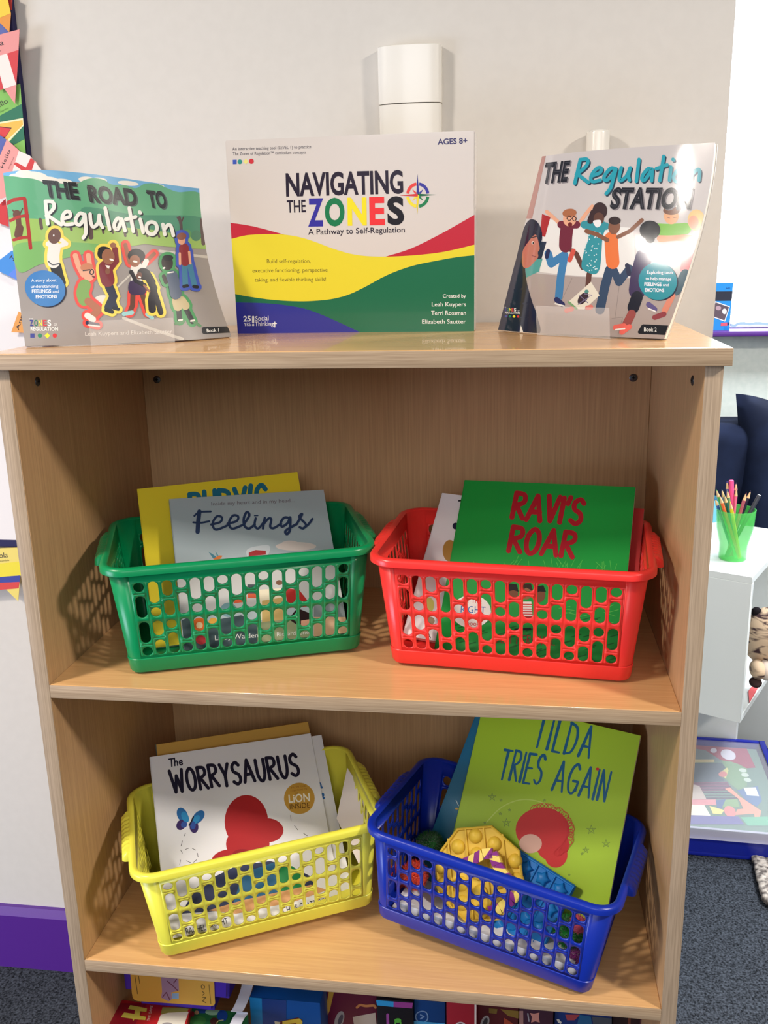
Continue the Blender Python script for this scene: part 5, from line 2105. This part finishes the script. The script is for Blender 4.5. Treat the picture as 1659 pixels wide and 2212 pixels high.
px_box('game_box', 'navy game box with a red and white printed scene', [p1(480, 215, CO4, CS4), p1(1085, 265, CO4, CS4)], .125, .06, 'game', (18, 44, 104), art=f, org=CO4, sc=CS4)
px_box('game_box', 'dark brown striped game box at the far end beside the upright', [p1(1090, 270, CO4, CS4), p1(1440, 290, CO4, CS4)], .14, .06, 'game', (44, 26, 32), art=lambda s, g, c: [s.strokes(g, c(110, 60, 50), [[(1265, 290), (1262, 420)]], 30), s.strokes(g, c(90, 50, 60), [[(1390, 300), (1388, 420)]], 24)], org=CO4, sc=CS4)

# ================================================================== display board and bunting on the left
YB_ = YW - 0.012
NAVY = mat((34, 32, 78), 0.7)
xe = at(50, 240, 1, YB_)[0]
zb = at(20, 1181, 1, YB_)[2]
br = thing('display_board', 'white paper-covered display board with a thin navy border, left of the bookcase', 'board', (-.95, YW, zb))
G().box((-1.5, YB_, zb), (xe - .012, YW - .001, .9), mat((226, 222, 222), .8), .0006, 1).build('board_face', br, (-.95, YW, zb))
G().box((xe - .012, YB_ - .001, zb), (xe, YW - .001, .9), NAVY, .0006, 1).box((-1.5, YB_ - .001, zb), (xe - .012, YW - .001, zb + .012), NAVY, .0006, 1).build('border_strip', br, (-.95, YW, zb))


def flag(label, pts, rgb, lvl, art=None, org=(0, 0), sc=1.0):
    y = YB_ - .002 - .0022 * lvl
    C = [at(u * sc + org[0], v * sc + org[1], 1, y) for u, v in pts]
    g = G().prism(C, (0, .0006, 0), mat(rgb, .65))
    if art:
        xs, zs = [p[0] for p in C], [p[2] for p in C]
        sh = Sheet(plane_fn((min(xs), y, max(zs)), (max(xs), y, max(zs)), (max(xs), y, min(zs)), (min(xs), y, min(zs))), org, sc, gap=.0002)
        art(sh, g, lambda *r_: mat(r_, .65))
    o = g.build('bunting_flag', origin=tuple(sum(C) / len(C)), smooth=0)
    tag(o, label, 'flag', 'paper bunting flags on the display board')


FO, FS = (0, 0), 140 / 774
DKT = (60, 50, 56)
flag('yellow and orange paper flag at the top of the bunting', [(-500, -300), (80, -60), (130, 160), (110, 386), (-150, 120)], (214, 140, 60), 3,
     lambda s, g, c: [s.poly(g, c(226, 192, 60), [(-500, -300), (85, -50), (128, 160), (0, 212), (-300, 280)])], FO, FS)
flag('red and navy paper flag mostly hidden behind the yellow one', [(60, -100), (150, -60), (140, 120), (70, 110)], (196, 64, 60), 1, None, FO, FS)
flag('blue-violet paper flag showing between the orange and pink flags', [(-100, 130), (0, 255), (110, 390), (-100, 440)], (86, 96, 160), 2, None, FO, FS)
flag('pink paper flag with red and white stripes, upper bunting', [(-300, 490), (232, 350), (215, 700), (178, 1240), (-60, 900)], (218, 142, 140), 6,
     lambda s, g, c: [s.poly(g, c(200, 60, 66), [(85, 640), (222, 595), (195, 1010), (160, 990)]), s.poly(g, c(226, 216, 210), [(-60, 680), (85, 640), (195, 1012), (45, 1062)]), s.poly(g, c(196, 60, 66), [(-60, 700), (45, 1062), (0, 1080), (-60, 900)]),
                      s.text(g, c(*DKT), 'a', (2, 545), (48, 535), 62), s.text(g, c(120, 80, 80), 'y', (0, 612), (18, 608), 20)], FO, FS)
flag('green paper flag with a dark green and gold design and a red triangle', [(-250, 1150), (240, 1000), (268, 1400), (312, 1890), (60, 1700), (-250, 1600)], (124, 180, 88), 4,
     lambda s, g, c: [s.poly(g, c(40, 110, 84), [(0, 1380), (262, 1240), (276, 1410), (0, 1460)]), s.poly(g, c(232, 222, 180), [(0, 1460), (276, 1408), (284, 1500), (100, 1700), (0, 1640)]), s.poly(g, c(224, 178, 80), [(0, 1480), (270, 1434), (276, 1490), (90, 1672), (0, 1640)]),
                      s.poly(g, c(40, 110, 84), [(284, 1500), (292, 1660), (150, 1740), (110, 1700)]), s.poly(g, c(60, 40, 44), [(0, 1510), (142, 1526), (60, 1650), (0, 1660)]), s.poly(g, c(206, 60, 66), [(0, 1520), (132, 1534), (64, 1636), (0, 1640)]),
                      s.text(g, c(*DKT), 'ello', (-20, 1290), (100, 1225), 62), s.text(g, c(80, 120, 60), 'Guyana', (-10, 1350), (104, 1296), 20)], FO, FS)
flag('blue paper flag tip beside the red triangle', [(-80, 1560), (80, 1670), (0, 1850), (-80, 1850)], (86, 96, 164), 5, None, FO, FS)
flag('pink and white paper flag with a red cross, lettering reading upward', [(80, 1665), (330, 1890), (420, 1920), (520, 2080), (480, 2200), (-60, 2400), (-60, 2000)], (222, 150, 146), 7,
     lambda s, g, c: [s.poly(g, c(226, 216, 210), [(225, 1800), (360, 1860), (560, 2110), (420, 2200), (150, 2040)]), s.poly(g, c(200, 58, 60), [(165, 1960), (190, 1935), (310, 2000), (370, 1880), (415, 1925), (380, 2040), (290, 2060)]),
                      s.text(g, c(*DKT), 'Hello', (38, 2010), (128, 1800), 40, (-60, -22)), s.text(g, c(170, 110, 110), 'England', (108, 2018), (172, 1880), 18, (-26, -10))], FO, FS)
F2, F2S = (0, 350), 140 / 720
flag('red paper flag beside the playground paperback spine', [(-60, 520), (60, 410), (96, 720), (-60, 660)], (198, 54, 60), 3, None, F2, F2S)
flag('bright blue paper flag behind the playground paperback', [(-60, 1130), (130, 985), (230, 1000), (220, 1320), (166, 1298), (-60, 1190)], (66, 136, 210), 3,
     lambda s, g, c: [s.text(g, c(*DKT), 'H', (104, 1068), (150, 1100), 44, (30, -40)), s.poly(g, c(90, 130, 220), [(90, 1255), (160, 1190), (230, 1200), (220, 1330)])], F2, F2S)
flag('orange paper flag at the foot of the playground paperback', [(205, 1660), (245, 1680), (330, 1900), (125, 1890)], (224, 156, 84), 3,
     lambda s, g, c: [s.text(g, c(*DKT), 'Ang', (208, 1870), (262, 1700), 36, (-36, -8))], F2, F2S)
F3, F3S = (0, 1100), 180 / 358
flag('yellow paper flag with blue and red stripes, lowest on the board', [(-120, 172), (78, 165), (90, 250), (78, 396), (-60, 260)], (226, 206, 110), 3,
     lambda s, g, c: [s.poly(g, c(226, 210, 60), [(-120, 246), (90, 224), (90, 286), (-120, 300)]), s.poly(g, c(60, 70, 150), [(-120, 300), (88, 284), (84, 316), (-120, 322)]), s.poly(g, c(206, 70, 66), [(-120, 322), (84, 312), (80, 340), (-120, 356)]),
                      s.text(g, c(*DKT), 'ola', (-2, 210), (34, 206), 22), s.text(g, c(130, 120, 70), 'Colombia', (-20, 228), (40, 222), 8)], F3, F3S)

# ================================================================== seen past the bookcase on the right
# low clear-lidded storage box on the carpet
ZL = FLOOR + .075
L0, L1, L2 = at(1480, 1785, 2, ZL), at(1659, 1800, 2, ZL), at(1622, 1600, 2, ZL)
fx = (L1 - L0) / np.linalg.norm(L1 - L0)
fy = np.array([-fx[1], fx[0], 0])
dep = (L2 - L0) @ fy
xr_ = at(1659, 1712, 2, ZL)
wid0, wid1 = -.18, max((L2 - L0) @ fx, (xr_ - L0) @ fx) + .03
Mx = Matrix((Vector(fx), Vector(fy), Vector((0, 0, 1)))).transposed().to_4x4()
Mx = Matrix.Translation((L0[0], L0[1], FLOOR)) @ Mx
BLUEP = mat((22, 36, 150), 0.25, 0.5)
sb = thing('storage_box', 'low blue plastic storage box with a clear lid, on the carpet under the white unit', 'storage box', (L0[0], L0[1], FLOOR))
so = (L0[0], L0[1], FLOOR)
G().box((wid0, .004, .001), (wid1, dep, .012), BLUEP, .003, 2, Mx).box((wid0, .004, .012), (wid1, .008, .050), BLUEP, M=Mx).box((wid0, dep - .004, .012), (wid1, dep, .050), BLUEP, M=Mx).box((wid1 - .004, .008, .012), (wid1, dep - .004, .050), BLUEP, M=Mx).box((wid0, .008, .012), (wid0 + .004, dep - .004, .050), BLUEP, M=Mx).build('box_base', sb, so)
CLR = mat((214, 214, 236), 0.15, 0.5, alpha=0.5)
CLT = mat((226, 226, 240), 0.12, 0.5, alpha=0.16)
G().box((wid0 - .003, -.006, .050), (wid1 + .003, .001, .077), CLR, .001, 1, Mx).box((wid0, 0, .0725), (wid1 - .012, dep - .012, .075), CLT, M=Mx).build('lid', sb, so)
G().box((wid1 - .012, -.002, .052), (wid1 + .003, dep, .078), BLUEP, .002, 2, Mx).box((wid0, dep - .012, .052), (wid1 - .012, dep, .078), BLUEP, .002, 2, Mx).build('lid_clip', sb, so)
# jigsaw picture sheet inside it
zj = FLOOR + .062
J = [Mx @ Vector(p) for p in ((wid0 + .01, dep - .02, .062), (wid1 - .02, dep - .02, .062), (wid1 - .02, .014, .062), (wid0 + .01, .014, .062))]
jp = thing('picture_board', 'colourful printed game board lying inside the clear-lidded box', 'game board', (J[0][0], J[0][1], zj))
jo = (J[0][0], J[0][1], zj)
G().prism(J, (0, 0, -.004), mat((96, 130, 110), .5)).build('board_base', jp, jo, smooth=0)
js = Sheet(plane_fn(*J), (1460, 1560), 199 / 1295, gap=.0004)
g = G()
jc = lambda *r_: mat(r_, .5)
js.poly(g, jc(150, 40, 60), [(200, 320), (960, 300), (1120, 640), (1000, 650), (700, 560), (560, 500), (300, 380)])
js.poly(g, jc(100, 120, 116), [(200, 360), (420, 400), (640, 540), (200, 560)])
js.poly(g, jc(196, 180, 120), [(200, 525), (540, 525), (540, 565), (200, 570)])
js.poly(g, jc(58, 86, 92), [(180, 575), (640, 575), (700, 640), (600, 720), (690, 830), (180, 860)])
js.poly(g, jc(110, 52, 76), [(180, 850), (720, 840), (800, 960), (180, 980)])
for k in range(6):
    js.strokes(g, jc(60, 44, 60), [[(330 + 20 * k, 870 + 40 * k), (740 + 30 * k, 870 + 40 * k)]], 14)
js.poly(g, jc(190, 176, 160), [(180, 860), (330, 900), (430, 1085), (180, 1090)])
js.poly(g, jc(110, 150, 100), [(640, 540), (780, 560), (900, 600), (1000, 660), (1000, 900), (880, 960), (800, 900), (620, 730), (700, 650)])
js.poly(g, jc(206, 200, 120), [(610, 720), (720, 640), (740, 680), (700, 800)])
js.ell(g, jc(206, 120, 110), 660, 735, 60, 40)
js.ell(g, jc(206, 206, 216), 735, 460, 110, 70, 20)
js.ell(g, jc(206, 206, 216), 530, 400, 46, 34)
for y in (680, 745, 815):
    js.ell(g, jc(190, 206, 190), 940 + (y - 680) * .5, y, 54, 28, 10)
js.poly(g, jc(70, 110, 150), [(860, 960), (1150, 900), (1210, 1110), (1140, 1190), (1000, 1120)])
js.poly(g, jc(220, 220, 210), [(950, 925), (1120, 920), (1170, 1045), (1000, 1030)])
js.poly(g, jc(120, 160, 100), [(640, 1100), (860, 1080), (900, 1200), (660, 1200)])
js.poly(g, jc(60, 96, 140), [(560, 1100), (700, 1090), (640, 1220), (580, 1210)])
js.poly(g, jc(230, 150, 120), [(690, 940), (760, 920), (900, 1050), (1200, 1250), (1170, 1390), (1110, 1380), (1100, 1290), (830, 1310), (860, 1230), (950, 1220), (880, 1080)])
js.ell(g, jc(226, 130, 120), 760, 1260, 90, 70, 40)
js.poly(g, jc(214, 140, 140), [(180, 1090), (560, 1090), (570, 1170), (180, 1170)])
js.poly(g, jc(232, 226, 206), [(180, 1160), (400, 1170), (500, 1340), (460, 1370), (180, 1320)])
js.poly(g, jc(226, 214, 120), [(470, 1180), (680, 1240), (640, 1300), (520, 1290)])
js.poly(g, jc(90, 90, 150), [(180, 1310), (880, 1330), (960, 1440), (180, 1440)])
js.poly(g, jc(90, 170, 130), [(910, 1340), (1400, 1330), (1400, 1460), (1010, 1460)])
g.build('board_print', jp, jo, smooth=0)

# white cube unit
YU = 1.02
T0 = at(1626, 1247, 1, YU)
ZTU = T0[2]
T1, T2 = at(1535, 1232, 2, ZTU), at(1659, 1217, 2, ZTU)
zbU = at(1610, 1563, 1, YU)[2]
ux = (T0 - T1) / np.linalg.norm(T0 - T1)
uy = np.array([-ux[1], ux[0], 0])
Mu = Matrix.Translation((T0[0], T0[1], 0)) @ Matrix((Vector(ux), Vector(uy), Vector((0, 0, 1)))).transposed().to_4x4()
uo = (T0[0], T0[1], FLOOR)
WL = mat((226, 232, 232), 0.35, 0.4)
un = thing('cube_unit', 'white cube shelving unit carrying the pencil pot', 'shelf unit', uo)
wU, dU, t_ = .62, .40, .016
# local x runs to the viewer's right along the solid side; the open bay faces +x
zS = ZTU - (ZTU - zbU)
G().box((-wU, 0, ZTU - t_), (0, dU, ZTU), WL, .0008, 1, Mu).build('top_panel', un, uo)
G().box((-wU, 0, zbU), (0, t_, ZTU - t_), WL, .0008, 1, Mu).build('side_panel', un, uo)
G().box((-wU, t_, zbU), (0, dU, zbU + t_), WL, .0008, 1, Mu).build('shelf', un, uo)
G().box((-wU, dU - t_, FLOOR), (0, dU, ZTU - t_), WL, .0008, 1, Mu).build('side_panel', un, uo)
G().box((-wU, t_, zbU + t_), (-wU + t_, dU - t_, ZTU - t_), WL, .0008, 1, Mu).build('back_panel', un, uo)
G().box((-wU, 0.24, FLOOR), (-.06, 0.256, zbU), WL, .0008, 1, Mu).build('support_panel', un, uo)

# pencil pot
pb = at(1582, 1206, 2, ZTU)
po = tuple(pb)
GRNP = mat((110, 236, 120), 0.2, 0.5, alpha=0.42)
pot = thing('pencil_pot', 'translucent green plastic tumbler full of pencils, on the white unit', 'pot', po)
dist = np.linalg.norm(pb - CAM)
hp = 96 / FPX * dist / math.cos(math.radians(22))
rp0, rp1 = 27 / FPX * dist, 38 / FPX * dist
M = Matrix.Translation(pb)
G().lathe([(0.0, .0004), (rp0 - .001, .0004), (rp0, .002), (rp0 + .001, hp * .3), (rp1 - .003, hp * .62), (rp1, hp), (rp1 - .0016, hp), (rp1 - .0046, hp * .62), (rp0 - .0008, hp * .3), (rp0 - .002, .003), (0, .003)], GRNP, 36, M).build('tumbler', pot, po, smooth=50)
WD = mat((226, 190, 140), 0.6)


def pencil(label, tip, off, rgb, kind='pencil', r=.0038):
    """tip pixel in the enlarged look; off = foot offset inside the pot"""
    foot = pb + np.array([off[0], off[1], .005])
    tp_ = at(tip[0] * 219 / 1615 + 1440, tip[1] * 300 / 2212 + 1000, 1, pb[1] + off[2])
    ax = Vector(tp_ - foot)
    L = ax.length
    M_ = Matrix.Translation(foot) @ ax.to_track_quat('Z', 'Y').to_matrix().to_4x4()
    root = thing('colouring_pencil' if kind == 'pencil' else 'felt_pen', label, 'pencil' if kind == 'pencil' else 'pen', tuple(foot), group='pencils in the green pot')
    cm = mat(rgb, 0.3)
    if kind == 'pencil':
        G().lathe([(0, 0), (r, 0), (r, L - .018)], cm, 6, M_).build('shaft', root, tuple(foot), smooth=0)
        G().lathe([(r, L - .018), (.0013, L - .004)], WD, 12, M_).build('sharpened_wood', root, tuple(foot))
        G().lathe([(.0013, L - .004), (.0003, L), (0, L)], cm, 12, M_).build('lead', root, tuple(foot))
    else:
        G().lathe([(0, 0), (r, 0), (r, L * .55)], cm, 16, M_).build('shaft', root, tuple(foot))
        G().lathe([(r * 1.12, L * .55), (r * 1.12, L - .002), (r, L - .0004)], cm, 16, M_).build('cap', root, tuple(foot))
        G().lathe([(r, L - .0004), (r * .9, L), (0, L)], mat((236, 236, 236), .4) if kind == 'pencap' else cm, 16, M_).build('end_plug', root, tuple(foot))


pencil('green pencil leaning to the front of the pot', (790, 420), (.006, -.012, -.02), (70, 170, 80))
pencil('orange pencil at the front of the pot', (845, 520), (.012, -.014, -.024), (238, 110, 60))
pencil('yellow pencil at the front of the pot', (1010, 610), (.014, -.010, -.028), (240, 214, 60))
pencil('dark teal pencil beside the orange one', (925, 510), (.010, -.004, -.010), (20, 100, 90))
pencil('violet pencil standing at the back of the pot', (960, 290), (.002, .010, .012), (80, 70, 150))
pencil('pale wooden pencil tip behind the pink ones', (1110, 310), (-.002, .012, .018), (60, 50, 80))
pencil('pink pencil in the middle of the pot', (1115, 405), (-.006, .002, .006), (244, 110, 150))
pencil('dusty pink pencil leaning to the far side of the pot', (1270, 475), (-.012, .0, .004), (190, 90, 110))
pencil('navy pencil leaning beyond the dusty pink one', (1340, 440), (-.012, .006, .012), (40, 30, 60))
pencil('grey-tipped pencil between the green and violet ones', (880, 420), (.008, .004, .0), (120, 130, 150))
pencil('olive pencil behind the yellow one', (965, 430), (.010, .002, -.006), (110, 150, 110))
pencil('blue pencil half hidden behind the bookcase edge', (770, 560), (.004, .008, .0), (60, 100, 170))
pencil('bright pink square-ended felt pen', (1030, 275), (.0, .006, .010), (244, 80, 140), 'pen', .0050)
pencil('dark grey pen with a white end, leaning out of the pot', (1480, 510), (-.014, -.002, .006), (60, 62, 72), 'pencap', .0042)
# pale blue cup half hidden behind the bookcase edge
cb = at(1533, 1130, 2, ZTU) + np.array([0.0, .03, 0])
cr_ = .034
o = G().lathe([(0, .0005), (cr_ - .006, .0005), (cr_, .06), (cr_ - .002, .06), (cr_ - .008, .003), (0, .003)], mat((120, 200, 224), .25, alpha=.75), 28, Matrix.Translation(cb)).build('plastic_cup', origin=tuple(cb), smooth=50)
tag(o, 'pale blue plastic cup behind the green pencil pot', 'cup')

# striped soft toy in the unit's open bay
sp_m = noise_mat('striped_plush', (70, 52, 56), (206, 180, 152), (9, 9, 34), 1.6, 2, .95, .3, .1, .38, .50, 1.6)
ty = pt_ = at(1655, 1385, 1, YU + .10)
zsh = zbU + t_
to = (ty[0], ty[1], zsh)
toy = thing('soft_toy', 'tan soft toy with dark stripes sitting in the white unit', 'soft toy', to)
hz = (ty[2] - zsh)
G().sphere((0, 0, 0), 1, sp_m, 32, Matrix.Translation(ty + np.array([0.005, 0, .012])), (.060, .055, .070)).build('body', toy, to, smooth=80)
pl = mat((206, 190, 178), .95, .1, sheen=.4)
for px_, nm in (((1637, 1446), 'paw'), ((1655, 1448), 'paw')):
    c_ = at(*px_, 1, YU + .05)
    G().sphere((0, 0, 0), 1, sp_m if px_[0] < 1640 else pl, 24, Matrix.Translation(c_), (.018, .030, .022)).build(nm, toy, to, smooth=80)
c_ = at(1632, 1474, 1, YU + .04)
G().sphere((0, 0, 0), 1, mat((60, 44, 44), .9, .1), 20, Matrix.Translation(c_), (.014, .018, .011)).build('foot', toy, to, smooth=80)
c_ = at(1634, 1322, 1, YU + .10)
G().sphere((0, 0, 0), 1, mat((30, 26, 30), .9, .1), 20, Matrix.Translation(c_), (.012, .010, .012)).build('ear', toy, to, smooth=80)
# red booklet under it
C = [at(u, v, 2, zsh + .004) for u, v in ((1628, 1478), (1642, 1476), (1619, 1516), (1617, 1492))]
o = G().prism(C, (0, 0, -.0035), mat((236, 100, 106), .5)).build('booklet', origin=tuple(C[0]), smooth=0)
tag(o, 'red booklet lying under the striped soft toy', 'booklet')

# navy sofa and cushion under the window
SN = noise_mat('navy_velvet', (14, 22, 44), (26, 36, 64), (1, 1, 1), 9, 3, .85, .2, .2)
zsf = at(1580, 920, 1, 1.60)[2]
sf = thing('sofa', 'dark navy velvet sofa under the window', 'sofa', (1.3, 1.55, FLOOR))
so_ = (1.3, 1.55, FLOOR)
G().box((.52, 1.58, FLOOR + .12), (2.5, 1.80, zsf), SN, .05, 5).build('backrest', sf, so_, smooth=60)
G().box((.52, 1.48, FLOOR + .10), (2.5, 1.60, FLOOR + .42), SN, .04, 5).build('seat', sf, so_, smooth=60)
G().box((.40, 1.30, FLOOR + .05), (.54, 1.80, zsf - .16), SN, .04, 5).build('armrest', sf, so_, smooth=60)
cu0 = at(1597, 900, 1, 1.50)[0] + .03
zc0 = at(1640, 862, 1, 1.50)[2] - .03
b = bmesh.new()
bmesh.ops.create_grid(b, x_segments=24, y_segments=24, size=1)
pf = [(v.co.x, v.co.y) for v in b.verts]
b.free()
hw_ = .24


def pil(sg):
    out = []
    for x, y in pf:
        k = (1 - x ** 4) * (1 - y ** 4)
        ear = 1 + .05 * (x * x * y * y) - .035 * (1 - abs(x * y))
        out.append((cu0 + hw_ + x * hw_ * ear, 1.52 + sg * .085 * max(k, 0) ** .55 + .06 * (y + 1), zc0 - hw_ + y * hw_ * ear + .012 * math.sin(5 * x)))
    return out


b = bmesh.new()
bmesh.ops.create_grid(b, x_segments=24, y_segments=24, size=1)
gF = [[v.index for v in fc.verts] for fc in b.faces]
b.free()
g = G().add(pil(-1), gF, SN).add(pil(1), [q[::-1] for q in gF], SN)
o = g.build('cushion', origin=(cu0 + hw_, 1.52, zc0 - 2 * hw_), smooth=80, weld=.0005)
tag(o, 'plump navy velvet cushion leaning on the sofa back', 'cushion')

# blue box and ribbon on the window sill
yk = ys + .045
K = [at(1548.5, 612, 1, yk), at(1584, 611, 1, yk), at(1575.5, 709, 1, yk), at(1530, 709, 1, yk)]
z0k = zs1 + .0003
for p in (K[2], K[3]):
    p[2] = z0k
K[0][0] = K[1][0] - .11
K[0][2] = K[1][2]
K[3][0] = K[2][0] - .11
ko = tuple((K[2] + K[3]) / 2)
kb = thing('craft_box', 'blue card box with a dark band and a photo, on the purple sill', 'box', ko)
G().prism(K, (0, .03, 0), mat((40, 140, 214), .4)).build('box_body', kb, ko, smooth=0)
ks = Sheet(plane_fn(*K), (1500, 560), 159 / 799, gap=.0004)
g = G()
kc = lambda *r_: mat(r_, .4)
ks.poly(g, kc(40, 44, 60), [(150, 350), (440, 348), (440, 450), (150, 452)])
ks.poly(g, kc(226, 226, 232), [(225, 455), (386, 512), (332, 678), (170, 620)])
ks.poly(g, kc(96, 80, 90), [(230, 468), (376, 520), (326, 664), (180, 612)])
ks.ell(g, kc(230, 230, 236), 326, 566, 24, 30)
ks.ell(g, kc(180, 150, 160), 260, 530, 30, 24)
ks.poly(g, kc(226, 90, 110), [(288, 690), (356, 686), (356, 722), (286, 724)])
ks.poly(g, kc(40, 40, 90), [(358, 686), (384, 684), (384, 714), (358, 718)])
ks.text(g, kc(20, 70, 150), 'kit', (345, 322), (390, 320), 20)
g.build('box_print', kb, ko, smooth=0)
rp = [at(1500 + x * .199, 560 + y * .199, 1, ys + .02) for x, y in ((390, 710), (430, 722), (480, 700), (540, 697), (600, 705), (660, 697), (730, 698), (800, 706), (900, 700))]
for p in rp:
    p[2] = max(p[2], zs1 + .004)
g = G()
R = []
for p in smooth_pts(rp, False, 4):
    R.append([p + np.array([0, -.004, -.003]), p + np.array([0, .004, -.003]), p + np.array([0, .003, .004]), p + np.array([0, -.003, .004])])
g.rings(R, mat((150, 176, 226), .5), True, True, True)
o = g.build('ribbon', origin=tuple(rp[4]), smooth=40)
tag(o, 'pale blue ribbon lying along the purple sill', 'ribbon')

# shaggy rug corner
gr = G()
rm = noise_mat('rug_wool', (96, 90, 88), (196, 188, 180), (1, 1, 1), 70, 4, .95, .9, .05, .38, .62)
C = [at(u, v, 2, FLOOR) for u, v in ((1630, 1848), (1642, 1900), (1655, 1950), (1690, 1975))]
x0r = C[0]
rd = random.Random(2)
far = [np.array([2.0, C[0][1], FLOOR]), np.array([2.0, C[3][1], FLOOR])]
edge_ = C
base_ = [p for p in edge_] + [far[1], far[0]]
gr.prism([p + [0, 0, .001] for p in base_], (0, 0, .008), rm)
for i in range(900):
    t = rd.random()
    k = rd.random() ** 2
    seg = min(int(t * 3), 2)
    e0 = edge_[seg] + (edge_[seg + 1] - edge_[seg]) * (t * 3 - seg)
    p = e0 + np.array([1, 0, 0]) * k * .5
    gr.sphere(tuple(p + [0, 0, .009]), .007 + .004 * rd.random(), rm, 6, None, (1.3, 1, .8))
o = gr.build('rug', origin=tuple(C[0]), smooth=80)
tag(o, 'grey nubbly wool rug on the carpet by the blue storage box', 'rug')

# ------------------------------------------------------------------ floor at height zero
for o in list(S.objects):
    if o.parent is None:
        o.location.z += ZO
